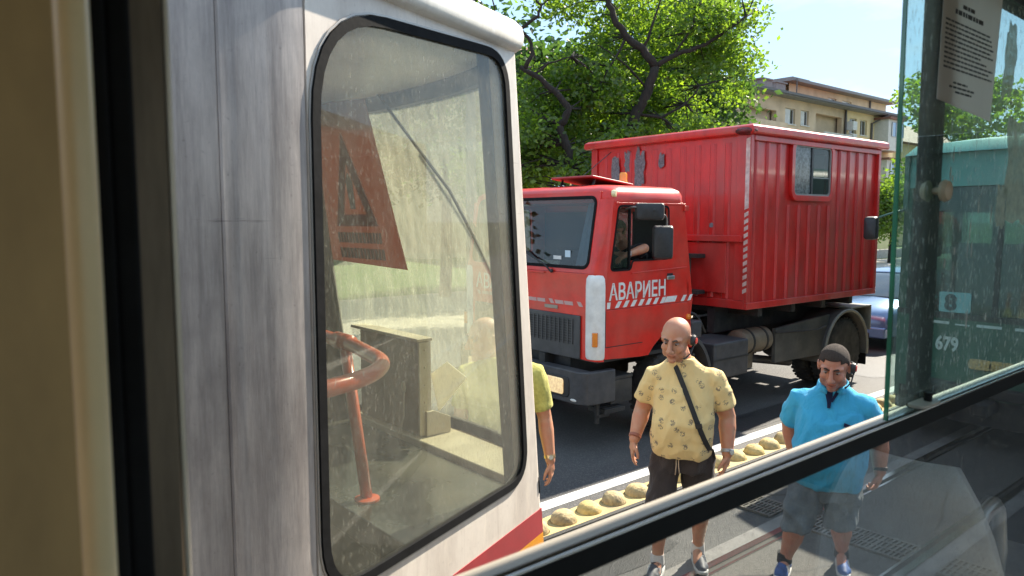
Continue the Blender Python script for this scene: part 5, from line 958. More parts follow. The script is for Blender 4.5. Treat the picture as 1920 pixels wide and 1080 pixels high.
tree('broadleaf tree with bare crooked top branches above the truck cab', T2, [((11.8, 12.8, 4.3), (1.4, 1.2, .9), 130), ((12.4, 12.8, 5.6), (1.1, 1.0, .7), 80), ((10.6, 13.0, 3.7), (1.0, 1.1, .8), 80), ((11.7, 11.0, 3.7), (.9, .7, .5), 50), ((10.6, 11.9, 4.5), (.5, .5, .4), 24)], 46, (.19, .19, .12), .12, lf_a, 9, twigs=130, dens=.85)
def simple_tree(label, x, y, h, rad, mat, seed, n=110, per=48, size=.26, low=.28, name='street_tree', group='trees in the background'):
    limbs = [([(x, y, .1), (x + .1, y, h * .3), (x - .05, y + .1, h * .6)], (.2, .1)), ([(x, y, h * .35), (x + rad * .4, y - .3, h * .6)], (.09, .04)), ([(x, y, h * .4), (x - rad * .4, y + .2, h * .65)], (.09, .04))]
    rg = random.Random(seed); bl = [((x + rg.uniform(-.4, .4) * rad, y + rg.uniform(-.4, .4) * rad, h * rg.uniform(low + .12, .86)), (rad * .6, rad * .6, h * .16), n // 5) for _ in range(6)]
    tree(label, limbs, bl, per, (.40, .40, .25), size, mat, seed, twigs=30, name=name, group=group)
simple_tree('dark leafy tree filling the gap behind the bare branches', 17.5, 19.0, 9.4, 3.2, lf_b, 21)
simple_tree('dark leafy tree behind the truck roof hatch', 21.5, 19.5, 11.0, 3.4, lf_b, 22)
simple_tree('tall dark tree behind the forked trunk', 24.5, 18.5, 12.5, 3.4, lf_b, 23, n=130)
simple_tree('leafy tree seen through the cab window of the white tram, beside the wiper', 13.2, 19.0, 10.5, 3.4, lf_b, 24, n=130)
simple_tree('leafy tree seen through the white tram, behind the warning board', 8.0, 18.6, 11.0, 3.6, lf_b, 25, n=130)
simple_tree('leafy tree at the far left of the white tram windshield', 2.0, 18.0, 11.0, 3.6, lf_b, 28, n=130)
simple_tree('tree above the green tram roof beside the paper notice', 52.0, 19.0, 12.5, 4.6, lf_a, 26, size=.34)
simple_tree('small round tree right of the cargo body', 42.5, 17.9, 5.2, 1.9, lf_a, 27, n=110, size=.2, low=.0)
# conifer
rng = np.random.default_rng(31); cf = thing('conifer', 'dark conifer at the right edge of the tree crowns', 'tree', (25.2, 18.2, .1)); obj('trunk', MB().tube([(0, 0, 0), (0, 0, 12)], [.2, .04], 8), m_bark, cf, smooth=True)
cc = []
for k in range(260): zz = rng.uniform(1.5, 12.5); r_ = 1.7 * (1 - zz / 13.5) ** .8 * rng.uniform(.4, 1.05); a_ = rng.uniform(0, 6.283); cc.append((r_ * math.cos(a_), r_ * math.sin(a_), zz - .25 * r_))
obj('crown', leaves(rng, np.array(cc), 46, (.24, .24, .12), .17), lf_c, cf)
# lamp post whose top shows above the white tram
lp_ = thing('street_lamp', 'dark lamp post top rising above the roof of the white tram', 'lamp post', (9.3, 12.4, .12)); obj('post', MB().tube([(0, 0, 0), (0, 0, 8.5)], [.12, .09], 12), M('post_blue_grey', (.06, .08, .12), .5), lp_, smooth='auto'); obj('post_foot', MB().cyl((0, 0, 0), (0, 0, .5), .17, .15, 14), M('post_blue_grey', (0,0,0)), lp_, smooth='auto')
# ---------------------------------------------------------------- people
def solid(mb, voxel, smooth_it=3, fac=0.5, tint=None, disp=None):
    """union of overlapping closed pieces as one continuous surface"""
    me = mb.mesh('tmp'); o = bpy.data.objects.new('tmp_solid', me); COL.objects.link(o)
    r = o.modifiers.new('r', 'REMESH'); r.mode = 'VOXEL'; r.voxel_size = voxel
    if smooth_it: s_ = o.modifiers.new('s', 'SMOOTH'); s_.factor = fac; s_.iterations = smooth_it
    bpy.context.view_layer.update()
    res = bpy.data.meshes.new_from_object(o.evaluated_get(bpy.context.evaluated_depsgraph_get())); bpy.data.objects.remove(o)
    n = len(res.vertices); co = np.empty(n * 3, 'f'); res.vertices.foreach_get('co', co); co = co.reshape(-1, 3)
    if disp:
        no = np.empty(n * 3, 'f'); res.vertices.foreach_get('normal', no); no = no.reshape(-1, 3); d = np.array([disp(p) for p in co], 'f'); co += no * d[:, None]; res.vertices.foreach_set('co', co.ravel()); res.update()
    if tint:
        at = res.color_attributes.new('tint', 'FLOAT_COLOR', 'POINT'); c = np.ones((n, 4), 'f')
        for i in range(n): c[i, :3] = tint(co[i])
        at.data.foreach_set('color', c.ravel())
    res.polygons.foreach_set('use_smooth', [True] * len(res.polygons)); return res
def skinmat(name, base):
    m = bpy.data.materials.new(name); m.use_nodes = True; nt = m.node_tree; b = nt.nodes['Principled BSDF']; N = nt.nodes.new; K = nt.links.new
    a = N('ShaderNodeAttribute'); a.attribute_name = 'tint'; t = N('ShaderNodeTexCoord'); n = N('ShaderNodeTexNoise'); n.inputs['Scale'].default_value = 16; n.inputs['Detail'].default_value = 5; K(t.outputs['Object'], n.inputs[0])
    r = N('ShaderNodeValToRGB'); r.color_ramp.elements[0].position = .35; r.color_ramp.elements[1].position = .68; r.color_ramp.elements[0].color = c4(base); r.color_ramp.elements[1].color = c4((base[0] * 1.02, base[1] * .78, base[2] * .72)); K(n.outputs[0], r.inputs[0])
    mx = N('ShaderNodeMixRGB'); mx.blend_type = 'MULTIPLY'; mx.inputs[0].default_value = 1; K(r.outputs[0], mx.inputs[1]); K(a.outputs['Color'], mx.inputs[2]); K(mx.outputs[0], b.inputs['Base Color'])
    b.inputs['Roughness'].default_value = .48; b.inputs['Subsurface Weight'].default_value = .08; b.inputs['Subsurface Radius'].default_value = (.02, .008, .004); b.inputs['Subsurface Scale'].default_value = .5
    n2 = N('ShaderNodeTexNoise'); n2.inputs['Scale'].default_value = 220; K(t.outputs['Object'], n2.inputs[0]); bp = N('ShaderNodeBump'); bp.inputs['Strength'].default_value = .3; bp.inputs['Distance'].default_value = .004; K(n2.outputs[0], bp.inputs['Height']); K(bp.outputs[0], b.inputs['Normal']); return m
def cloth(name, col, var=.08, weave=300, rough=.9, print_=None, col2=None, vs=4):
    m = bpy.data.materials.new(name); m.use_nodes = True; nt = m.node_tree; b = nt.nodes['Principled BSDF']; N = nt.nodes.new; K = nt.links.new
    t = N('ShaderNodeTexCoord'); n = N('ShaderNodeTexNoise'); n.inputs['Scale'].default_value = vs; n.inputs['Detail'].default_value = 6; K(t.outputs['Object'], n.inputs[0])
    r = N('ShaderNodeValToRGB'); r.color_ramp.elements[0].position = .35; r.color_ramp.elements[1].position = .65; r.color_ramp.elements[0].color = c4([x * (1 - var) for x in col]); r.color_ramp.elements[1].color = c4(col2 or [x * (1 + var) for x in col]); K(n.outputs[0], r.inputs[0]); last = r.outputs[0]
    if print_:
        mp_ = N('ShaderNodeMapping'); mp_.inputs['Scale'].default_value = (1, .12, 1); K(t.outputs['Object'], mp_.inputs[0])
        sx_ = N('ShaderNodeSeparateXYZ'); K(t.outputs['Object'], sx_.inputs[0]); cx_ = N('ShaderNodeCombineXYZ'); K(sx_.outputs['X'], cx_.inputs[0]); K(sx_.outputs['Z'], cx_.inputs[1]); v = N('ShaderNodeTexVoronoi'); v.voronoi_dimensions = '2D'; v.inputs['Scale'].default_value = 11.5; v.inputs['Randomness'].default_value = .85; K(cx_.outputs[0], v.inputs[0])
        ds = N('ShaderNodeMapRange'); ds.inputs[1].default_value = .19; ds.inputs[2].default_value = .24; ds.inputs[3].default_value = 1; ds.inputs[4].default_value = 0; K(v.outputs['Distance'], ds.inputs[0])
        wv = N('ShaderNodeTexNoise'); wv.inputs['Scale'].default_value = 58; wv.inputs['Detail'].default_value = 3; wv.inputs['Distortion'].default_value = 1.5; K(t.outputs['Object'], wv.inputs[0]); g = N('ShaderNodeMapRange'); g.inputs[1].default_value = .47; g.inputs[2].default_value = .54; K(wv.outputs[0], g.inputs[0])
        mu = N('ShaderNodeMath'); mu.operation = 'MULTIPLY'; K(ds.outputs[0], mu.inputs[0]); K(g.outputs[0], mu.inputs[1])
        mx = N('ShaderNodeMixRGB'); mx.inputs[2].default_value = c4(print_); K(mu.outputs[0], mx.inputs[0]); K(last, mx.inputs[1]); last = mx.outputs[0]
    K(last, b.inputs['Base Color']); b.inputs['Roughness'].default_value = rough; b.inputs['Sheen Weight'].default_value = .15; b.inputs['Specular IOR Level'].default_value = .2
    n2 = N('ShaderNodeTexNoise'); n2.inputs['Scale'].default_value = weave; K(t.outputs['Object'], n2.inputs[0]); n3 = N('ShaderNodeTexNoise'); n3.inputs['Scale'].default_value = 9; n3.inputs['Detail'].default_value = 3; n3.inputs['Distortion'].default_value = 1.2
    mp2 = N('ShaderNodeMapping'); mp2.inputs['Scale'].default_value = (1, 1, .5); mp2.inputs['Rotation'].default_value = (.4, .3, 0); K(t.outputs['Object'], mp2.inputs[0]); K(mp2.outputs[0], n3.inputs[0])
    ad = N('ShaderNodeMath'); ad.operation = 'MULTIPLY_ADD'; ad.inputs[1].default_value = 7.0; K(n3.outputs[0], ad.inputs[0]); K(n2.outputs[0], ad.inputs[2])
    bp = N('ShaderNodeBump'); bp.inputs['Strength'].default_value = .5; bp.inputs['Distance'].default_value = .008; K(ad.outputs[0], bp.inputs['Height']); K(bp.outputs[0], b.inputs['Normal']); return m
V3 = Vector
def ell(c, rx, ry, n=24, p=2.3):
    out = []
    for k in range(n):
        a = 2 * math.pi * k / n; ca, sa = math.cos(a), math.sin(a); out.append((c[0] + rx * math.copysign(abs(ca) ** (2 / p), ca), c[1] + ry * math.copysign(abs(sa) ** (2 / p), sa), c[2]))
    return out
def headxf(pos, yaw, pitch, roll=0): return Matrix.Translation(pos) @ Matrix.Rotation(yaw, 4, 'Z') @ Matrix.Rotation(pitch, 4, 'X') @ Matrix.Rotation(roll, 4, 'Y')
def add_head(mb, Hm, fat=1.0):
    h = MB(); f = fat
    h.ball((0, .014, .032), (.075 * f, .097, .085), 28, 18); h.ball((0, -.010, -.035), (.064 * f, .076, .088), 24, 16); h.ball((0, -.036, -.088), (.044 * f, .046, .034), 18, 12)
    h.ball((0, -.074, -.108), (.025, .020, .019), 14, 10)
    for s in (-1, 1):
        h.ball((s * .040 * f, -.058, -.036), (.025, .022, .026), 14, 10); h.ball((s * .034, -.067, .027), (.030, .022, .012), 14, 8)
        h.ball((s * .078 * f, .015, -.010), (.010, .020, .034), 12, 10); h.ball((s * .083 * f, .020, .0), (.007, .016, .022), 12, 8)
        h.ball((s * .0145, -.104, -.040), (.0105, .013, .010), 10, 8); h.ball((s * .044 * f, -.022, -.078), (.026, .04, .032), 14, 10)
    h.chain([(0, -.086, .024), (0, -.102, -.006), (0, -.118, -.032)], [.010, .0125, .0155], 12)
    h.chain([(-.025, -.078, -.072), (-.008, -.088, -.069), (.008, -.088, -.069), (.025, -.078, -.072)], [.005, .0070, .0070, .005], 10)
    h.chain([(-.020, -.078, -.082), (0, -.087, -.084), (.020, -.078, -.082)], [.006, .0085, .006], 10)
    h.xf(Hm); mb.add(h.v, h.f)
def add_hand(mb, wrist, d, palm, thumb, L_=.185, curl=.35, spread=.10):
    """d: along the fingers, palm: palm normal (the side fingers curl to), thumb: side the thumb is on"""
    d = V3(d).normalized(); n = V3(palm); n = (n - d * n.dot(d)).normalized(); t = V3(thumb); t = (t - d * t.dot(d) - n * t.dot(n)).normalized(); k = L_ / .185; w = V3(wrist)
    lens = (.068, .077, .072, .058); offs = (.030, .010, -.010, -.028)
    mb.chain([w - d * .02 * k, w + d * .04 * k], [.026 * k, .027 * k], 12)
    for i in range(4):
        base = w + d * (.085 - (abs(i - 1) * .004)) * k + t * offs[i] * k; mb.chain([w + d * .012 * k + t * offs[i] * .6 * k, base], [.016 * k, .0125 * k], 10)
        p = base; a = spread * (1.5 - i) / 3; c = curl * (1 + .18 * i); dd = (d + t * a).normalized(); pts = [p]; ang = c * .45
        for j, fr_ in enumerate((.46, .30, .24)):
            ang += (c * .9 if j else c * .3); v = dd * math.cos(ang) + n * math.sin(ang); p = p + v * lens[i] * fr_ * k * 1.08; pts.append(p)
        mb.chain(pts, [.0108 * k, .0098 * k, .009 * k, .0075 * k], 10)
    b0 = w + d * .018 * k + t * .022 * k; b1 = b0 + (d * .55 + t * .62 + n * .35).normalized() * .040 * k; b2 = b1 + (d * .85 + t * .25 + n * .40).normalized() * .034 * k; b3 = b2 + (d * .95 + n * .25).normalized() * .026 * k
    mb.chain([b0, b1, b2, b3], [.017 * k, .0135 * k, .0115 * k, .009 * k], 10)
def shoe(par, ank, yaw, mats, L_=.285, stripes=None, lift=0.0, pitch=0.0):
    """ank: point on the ground under the ankle (local to the person)"""
    Mx = Matrix.Translation((ank[0], ank[1], ank[2] if len(ank) > 2 else 0)) @ Matrix.Rotation(yaw, 4, 'Z') @ Matrix.Rotation(pitch, 4, 'X'); k = L_ / .285
    up = MB(); up.chain([(0, .055, .055), (0, .0, .065), (0, -.07, .055), (0, -.14, .042), (0, -.185, .036)], [.040, .043, .042, .040, .032], 14); up.loft([ell((0, .01, z), .045 * q, .058 * q, 16) for z, q in ((.05, .9), (.085, .95), (.115, .98), (.125, .9))]); up.ball((.012, -.13, .04), (.042, .055, .032), 14, 8)
    up.xf(Mx @ Matrix.Diagonal((k, k, k, 1))); so = obj('shoe', solid(up, .006, 3), mats[0], par)
    out = [(-.036, .092), (.036, .092), (.046, .0), (.052, -.10), (.044, -.18), (.012, -.222), (-.022, -.215), (-.044, -.15), (-.042, -.05)]; out = rpoly(out, .03, 3)
    sl = MB(); sl.loft([[(a * q, b * q, z + (.012 * max(0, -b - .13) / .09)) for a, b in out] for z, q in ((.0, .97), (.006, 1.0), (.024, 1.02), (.030, .99))]); sl.xf(Mx @ Matrix.Diagonal((k, k, k, 1))); obj('sole', sl, mats[1], so, smooth='auto')
    if len(mats) > 2:
        for j in range(3):
            for s in (-1, 1): st_ = MB().bar((s * .0405, -.045 - j * .03, .032), (s * .034, -.020 - j * .03, .082), .012, .014, (s, 0, 0)); st_.xf(Mx @ Matrix.Diagonal((k, k, k, 1))); obj('stripe', st_, mats[2], so)
    lc = MB()
    for j in range(4): lc.chain([(-.024, -.062 - j * .024, .098 - j * .012), (.0, -.060 - j * .024, .103 - j * .012), (.024, -.062 - j * .024, .098 - j * .012)], [.004] * 3, 6)
    lc.xf(Mx @ Matrix.Diagonal((k, k, k, 1))); obj('laces', lc, mats[3] if len(mats) > 3 else mats[1], so, smooth=True)
    return so
def eyes(par, Hm, iris=(.06, .035, .02)):
    for s in (-1, 1):
        e = MB().ball((s * .032, -.074, .003), (.0125, .0115, .0052), 12, 8); e.xf(Hm); eo = obj('eye', e, M('eye_white', (.30, .26, .24), .3, var=.05), par, smooth=True)
        i_ = MB().ball((s * .030, -.0835, .000), (.0062, .004, .0058), 10, 6); i_.xf(Hm); obj('iris', i_, M('iris_dark', iris, .15), eo, smooth=True)
def brows(par, Hm, col):
    for s in (-1, 1):
        b = MB().chain([(s * .014, -.0895, .022), (s * .032, -.0880, .029), (s * .052, -.0730, .022)], [.0045, .0055, .0035], 8); b.xf(Hm); obj('eyebrow', b, M('brow_hair_%d' % int(col[0] * 1000), col, .9), par, smooth=True)
def headset(par, Hm, side, fat=1.0):
    b = MB(); b.lathe([(.004, -.012), (.030, -.010), (.032, .0), (.028, .012), (.006, .014)], (side * .094 * fat, .016, -.006), (side, 0, 0), 18); b.xf(Hm); hs_ = obj('headset', b, m_black, par, smooth='auto')
    c_ = MB().lathe([(.018, .0), (.018, .004), (.002, .006)], (side * .108 * fat, .016, -.006), (side, 0, 0), 16); c_.xf(Hm); obj('earpiece_cap', c_, M('cap_red', (.62, .05, .03), .4), hs_, smooth='auto')
    t = MB().tube([(side * .10 * fat, .0, -.025), (side * .095 * fat, -.04, -.06), (side * .080 * fat, -.075, -.075), (side * .07 * fat, -.088, -.078)], [.005, .004, .004, .006], 8); t.xf(Hm); obj('microphone_boom', t, m_black, hs_, smooth=True)
    n = MB().tube([(side * .090 * fat, .03, .02), (side * .085 * fat, .07, .0), (side * .05, .115, -.02), (0, .125, -.02), (-side * .05, .115, -.02), (-side * .085 * fat, .07, .0)], .004, 8); n.xf(Hm); obj('neckband', n, m_black, hs_, smooth=True)
def wrist_band(par, p, d, r, mat, name='wristwatch', face=None, n=None):
    d = V3(d).normalized(); w = MB(); w.lathe([(r, -.012), (r + .004, -.010), (r + .004, .010), (r, .012)], p, d, 22); o = obj(name, w, mat, par, smooth='auto')
    if face: q = MB().lathe([(.019, 0), (.019, .006), (.015, .008), (.001, .0085)], V3(p) + V3(n).normalized() * (r + .002), n, 18); fo_ = obj('watch_face', q, face, o, smooth='auto'); q2 = MB().lathe([(.014, .0087), (.001, .0092)], V3(p) + V3(n).normalized() * (r + .002), n, 16); obj('watch_dial', q2, M('dial_pale', (.6, .58, .5), .3), fo_)
def fold(p, s=1.0):
    q = V3((float(p[0]) * 9, float(p[1]) * 9, float(p[2]) * 5)); w = noise.noise(V3((q.x * .5 + q.z * .55 + 3, q.y * .4, q.z * .9 - q.x * .35))); return s * (.006 * noise.noise(q) + .005 * noise.noise(q * 2.1 + V3((5, 1, 2))) + .007 * (1 - abs(w) * 3 if abs(w) < .33 else 0))

def tinter(Hm, stubble=0.0, hairline=None, scalp=None, lipcol=(.88, .68, .64)):
    inv = Hm.inverted()
    def f(p):
        q = inv @ V3((float(p[0]), float(p[1]), float(p[2]))); c = [1., 1., 1.]
        if q.length > .17: return c
        if abs(q.z + .0765) < .0035 and abs(q.x) < .025 and q.y < -.07: c = [.42, .26, .24]
        elif abs(q.x) < .026 and -.091 < q.z < -.064 and q.y < -.07: c = list(lipcol)
        if stubble and q.z < -.035 and q.y < .02 and c[0] == 1: k = min(1, (-.035 - q.z) / .03) * stubble; c = [1 - .42 * k, 1 - .40 * k, 1 - .34 * k]
        if q.y < -.06 and abs(abs(q.x) - .032) < .022 and abs(q.z - .006) < .014: c = [x * .80 for x in c]
        if scalp and q.z > .01 and q.y > -.03 + .06 * (q.z > .06) and abs(q.x) > .02: k = scalp * min(1, (q.y + .03) / .05); c = [c[0] * (1 - .25 * k), c[1] * (1 - .18 * k), c[2] * (1 - .10 * k)]
        return c
    return f
CAMROT = R(-40)
# ---- man in yellow T-shirt
p1 = thing('person', 'bald man in a printed yellow T-shirt and grey shorts with a black crossbody strap', 'person', (4.18, 3.12, 0), CAMROT - R(16))
H1 = headxf((-.055, -.065, 1.690), R(-16), R(17), R(4)); H1s = H1 @ Matrix.Scale(1.19, 4)
sk1 = skinmat('skin_tan', (.53, .28, .175))
b = MB(); add_head(b, H1s, 1.06); b.chain([(-.050, -.02, 1.63), (-.035, .01, 1.55), (-.01, .03, 1.46)], [.070, .080, .095]); b.loft([ell((0, .03, z), rx, ry) for z, rx, ry in ((.84, .15, .11), (1.1, .16, .12), (1.35, .18, .11), (1.45, .12, .08))])
aL = [(-.195, .02, 1.41), (-.285, .06, 1.15), (-.325, -.08, .965)]; aR = [(.200, .02, 1.41), (.300, .07, 1.13), (.305, -.03, .90)]
for A, dh, pn_, th_ in ((aL, (-.12, -.12, -1), (.9, .2, 0), (.1, -1, -.1)), (aR, (-.12, -.18, -1), (-.9, .1, 0), (-.15, -1, -.1))):
    A = [V3(q) for q in A]; mid = A[0].lerp(A[1], .55); fm_ = A[1].lerp(A[2], .3); b.chain([A[0], mid, A[1], fm_, A[2]], [.056, .068, .058, .060, .038], 16); add_hand(b, A[2] + V3(dh).normalized() * .02, dh, pn_, th_, .19, .30)
lg1 = [[(-.105, .02, .86), (-.135, -.10, .50), (-.15, -.08, .10)], [(.105, .02, .86), (.135, .05, .48), (.12, .16, .12)]]
for A in lg1:
    A = [V3(q) for q in A]; b.chain([A[0], A[0].lerp(A[1], .6), A[1], A[1].lerp(A[2], .35), A[1].lerp(A[2], .75), A[2]], [.10, .078, .062, .061, .042, .040], 16); b.chain([A[2], A[2] + V3((0, -.10, -.06))], [.038, .03])
obj('body', solid(b, .0062, 3, tint=tinter(H1s, .25, scalp=.8)), sk1, p1)
eyes(p1, H1s); brows(p1, H1s, (.10, .075, .06)); headset(p1, H1s, 1, 1.06)
c = MB(); c.loft([ell((x_, y_, z_), rx, ry, 28, 2.4) for x_, y_, z_, rx, ry in ((0, -.030, .872, .198, .158), (0, -.035, .90, .204, .166), (0, -.045, 1.02, .212, .182), (0, -.040, 1.12, .212, .178), (0, -.015, 1.24, .205, .150), (0, .008, 1.34, .202, .132), (0, .02, 1.40, .206, .118), (-.003, .025, 1.44, .194, .104), (-.008, .025, 1.475, .160, .094), (-.014, .025, 1.51, .115, .086), (-.018, .020, 1.545, .086, .080))])
for s, A in ((-1, aL), (1, aR)):
    A = [V3(q) for q in A]; e = A[0].lerp(A[1], .72); c.tube([A[0] + V3((-s * .05, 0, .0)), A[0], A[0].lerp(A[1], .4), e], [.074, .080, .083, .088], 18); c.ball(A[0] + V3((-s * .022, 0, -.010)), .080, 16, 12)
m_sh1 = cloth('yellow_print_cotton', (.80, .59, .27), .05, print_=(.26, .20, .13))
ts = obj('t_shirt', solid(c, .0095, 4, disp=lambda p: fold(p, 1.5 if p[2] < 1.36 else .8)), m_sh1, p1)
nk = MB().tube([(-.018 + .083 * math.cos(a_), .012 + .080 * math.sin(a_), 1.540 - .024 * (math.sin(a_) < 0) * abs(math.sin(a_))) for a_ in [2 * math.pi * k / 20 for k in range(21)]], .009, 8); obj('collar', nk, m_sh1, ts, smooth=True)
c = MB(); c.loft([ell((0, .0, z_), rx, ry, 24, 2.5) for z_, rx, ry in ((.76, .185, .14), (.82, .192, .15), (.90, .192, .15), (.93, .185, .145))])
for A in lg1:
    A = [V3(q) for q in A]; kn_ = A[0].lerp(A[1], 1.02); c.loft([ell(A[0].lerp(kn_, t), rx, rx * 1.08, 20) for t, rx in ((-.08, .10), (.12, .112), (.5, .104), (.8, .098), (1.0, .099))])
m_st1 = cloth('charcoal_shorts', (.055, .045, .043), .15, vs=6); shr = obj('shorts', solid(c, .0095, 3, disp=lambda p: fold(p, 2.2)), m_st1, p1)
obj('drawstring', MB().tube([(-.03, -.158, .88), (-.028, -.168, .83), (-.034, -.166, .76)], .004, 6).tube([(-.015, -.158, .88), (-.012, -.168, .82), (-.006, -.166, .77)], .004, 6), M('cord_beige', (.55, .42, .30), .8), shr, smooth=True)
wrist_band(p1, V3(aR[2]) + V3((.0, .004, .015)), V3(aR[1]) - V3(aR[2]), .041, M('watch_strap_grey', (.42, .42, .43), .4, .3), 'wristwatch', m_steel, (.6, -.75, .1))
wrist_band(p1, V3(aL[2]) + V3((.004, .004, .02)), V3(aL[1]) - V3(aL[2]), .040, M('bracelet_brown', (.30, .10, .06), .5), 'bracelet')
ms1 = (M('sneaker_navy', (.035, .04, .06), .6, var=.3, vs=20, col2=(.10, .10, .12)), M('sneaker_sole_white', (.68, .67, .65), .6), M('sneaker_panel_white', (.66, .66, .66), .5), M('laces_dark', (.03, .03, .035), .8))
shoe(p1, (-.15, -.075, 0), R(-10), ms1); shoe(p1, (.12, .165, 0), R(12), ms1)
for (x_, y_, z_) in ((-.15, -.08, .10), (.12, .16, .11)): obj('sock', MB().loft([ell((x_, y_, z_ + dz), r_, r_ * 1.08, 16) for dz, r_ in ((-.02, .050), (.03, .047), (.05, .045))]), M('sock_white', (.66, .62, .60), .9), p1, smooth='auto')
# strap bag
bg = thing('crossbody_bag', 'black crossbody strap across the printed yellow T-shirt', 'bag', (4.18, 3.12, 0), CAMROT - R(16))
def on_belly(x, z): 
    rows = [(.872, .198, .158, -.03), (1.02, .212, .182, -.045), (1.12, .212, .178, -.040), (1.24, .205, .150, -.015), (1.34, .202, .132, .008), (1.41, .196, .115, .02), (1.46, .16, .098, .025), (1.50, .098, .082, .025), (1.56, .08, .07, .03)]
    for a_, d_ in zip(rows, rows[1:]):
        if a_[0] <= z <= d_[0]: t = (z - a_[0]) / (d_[0] - a_[0]); rx, ry, cy = [a_[i] + (d_[i] - a_[i]) * t for i in (1, 2, 3)]; break
    else: rx, ry, cy = rows[0][1:] if z < 1 else rows[-1][1:]
    u = max(-1, min(1, x / rx)); return cy - ry * (1 - abs(u) ** 2.4) ** (1 / 2.4) - .010
pts = [V3((-.115, .085, 1.52)), V3((-.105, .045, 1.535)), V3((-.088, -.005, 1.530)), V3((-.075, -.045, 1.522))]
for k in range(15): t = k / 14; x_ = -.060 + .265 * t ** .93; z_ = 1.505 - .60 * t; pts.append(V3((x_, on_belly(x_, max(.88, z_)) if x_ < .203 else -.03, z_)))
pts += [V3((.222, .0, .86)), V3((.20, .10, .82))]
sb = MB(); rings = []
for i, q in enumerate(pts):
    a_ = pts[max(0, i - 1)]; e_ = pts[min(len(pts) - 1, i + 1)]; t_ = (e_ - a_).normalized(); nn = V3((q.x * 1.5, -.6 if q.y < 0 else .4, 0)).normalized(); w_ = t_.cross(nn).normalized(); rings.append([q + w_ * .017 + nn * .002, q + w_ * .017 - nn * .003, q - w_ * .017 - nn * .003, q - w_ * .017 + nn * .002])
sb.loft(rings); obj('strap', sb, M('webbing_black', (.014, .014, .015), .7, bump=.2, bs=300), bg, smooth='auto')
bgm = MB().prism(rrect(-.02, .18, .68, .86, .03), XZ(.175), 0, .07); obj('pouch', bgm, M('webbing_black', (0,0,0)), bg, bevel=.015)
obj('strap_slider', MB().bar(pts[13] + V3((-.022, -.006, 0)), pts[13] + V3((.022, -.004, .01)), .03, .006, (0, -1, 0)), m_black, bg)

# ---- man in blue polo shirt
p2_ = thing('person', 'short-haired man in a bright blue polo shirt and denim shorts walking between the rails', 'person', (4.9, 2.52, 0), CAMROT - R(24))
H2 = headxf((.100, -.105, 1.512), R(-8), R(20), R(3)); H2s = H2 @ Matrix.Scale(1.19, 4)
sk2 = skinmat('skin_warm', (.47, .235, .16))
b = MB(); add_head(b, H2s, 1.05); b.chain([(.095, -.035, 1.445), (.10, .0, 1.37), (.10, .03, 1.28)], [.072, .082, .10]); b.loft([ell((.09, .03, z), rx, ry) for z, rx, ry in ((.72, .15, .11), (.95, .16, .13), (1.2, .17, .11), (1.30, .12, .08))])
bL = [(-.105, .05, 1.235), (-.175, .13, 1.02), (-.15, .16, .80)]; bR = [(.300, .0, 1.235), (.405, .11, .985), (.415, .06, .77)]
for A, dh, pn_, th_, cl_ in ((bL, (.05, -.05, -1), (.9, .2, 0), (.1, -1, -.1), .5), (bR, (-.14, -.18, -1), (-.9, .15, 0), (-.15, -1, -.1), .85)):
    A = [V3(q) for q in A]; mid = A[0].lerp(A[1], .55); fm_ = A[1].lerp(A[2], .3); b.chain([A[0], mid, A[1], fm_, A[2]], [.058, .070, .061, .063, .041], 16); add_hand(b, A[2] + V3(dh).normalized() * .02, dh, pn_, th_, .185, cl_)
lg2 = [[(-.01, .02, .70), (-.09, -.14, .40), (-.17, -.12, .10)], [(.19, .02, .70), (.185, .02, .40), (.20, .14, .12)]]
for A in lg2:
    A = [V3(q) for q in A]; b.chain([A[0], A[0].lerp(A[1], .6), A[1], A[1].lerp(A[2], .4), A[1].lerp(A[2], .78), A[2]], [.11, .085, .070, .070, .046, .043], 16); b.chain([A[2], A[2] + V3((0, -.10, -.06))], [.038, .03])
obj('body', solid(b, .0062, 3, tint=tinter(H2s, .85, scalp=1.6)), sk2, p2_)
eyes(p2_, H2s); brows(p2_, H2s, (.035, .022, .016)); headset(p2_, H2s, 1, 1.05)
hr_ = MB(); h_ = MB(); h_.ball((0, .0145, .0345), (.0815, .1015, .0885), 40, 28); keep = []
for fc in h_.f:
    q = sum((V3(h_.v[i]) for i in fc), V3()) / len(fc); lim = (.070 - .012 * (abs(q.x) > .045)) if q.y < -.040 else (.058 - (q.y + .040) * 1.0 if q.y < .02 else -.012 - (q.y - .02) * .7)
    if q.z > lim: keep.append(fc)
hr_.add(h_.v, keep); me = hr_.mesh(); me.transform(H2s); ho3 = obj('hair', me, M('brown_buzzcut', (.060, .040, .030), .9, var=.5, vs=170, bump=.9, bs=260), p2_, smooth=True); sd = ho3.modifiers.new('s', 'SOLIDIFY'); sd.thickness = .006; sd.offset = -1
c = MB(); c.loft([ell((.09 + x_, y_, z_), rx, ry, 28, 2.4) for x_, y_, z_, rx, ry in ((.005, -.01, .655, .218, .160), (.005, -.015, .69, .226, .172), (0, -.045, .84, .238, .196), (0, -.045, .94, .238, .192), (0, -.025, 1.06, .228, .164), (.003, -.005, 1.16, .220, .142), (.005, .015, 1.225, .214, .124), (.006, .025, 1.265, .200, .110), (.008, .025, 1.300, .165, .098), (.01, .02, 1.335, .118, .09), (.01, .015, 1.36, .09, .085))])
for s, A in ((-1, bL), (1, bR)):
    A = [V3(q) for q in A]; e = A[0].lerp(A[1], .86); c.tube([A[0] + V3((-s * .05, 0, .0)), A[0], A[0].lerp(A[1], .4), e], [.077, .085, .089, .092], 18); c.ball(A[0] + V3((-s * .022, 0, -.010)), .085, 16, 12)
m_po = cloth('sky_blue_polo', (.055, .40, .66), .05); m_na = cloth('navy_trim', (.012, .016, .05), .1)
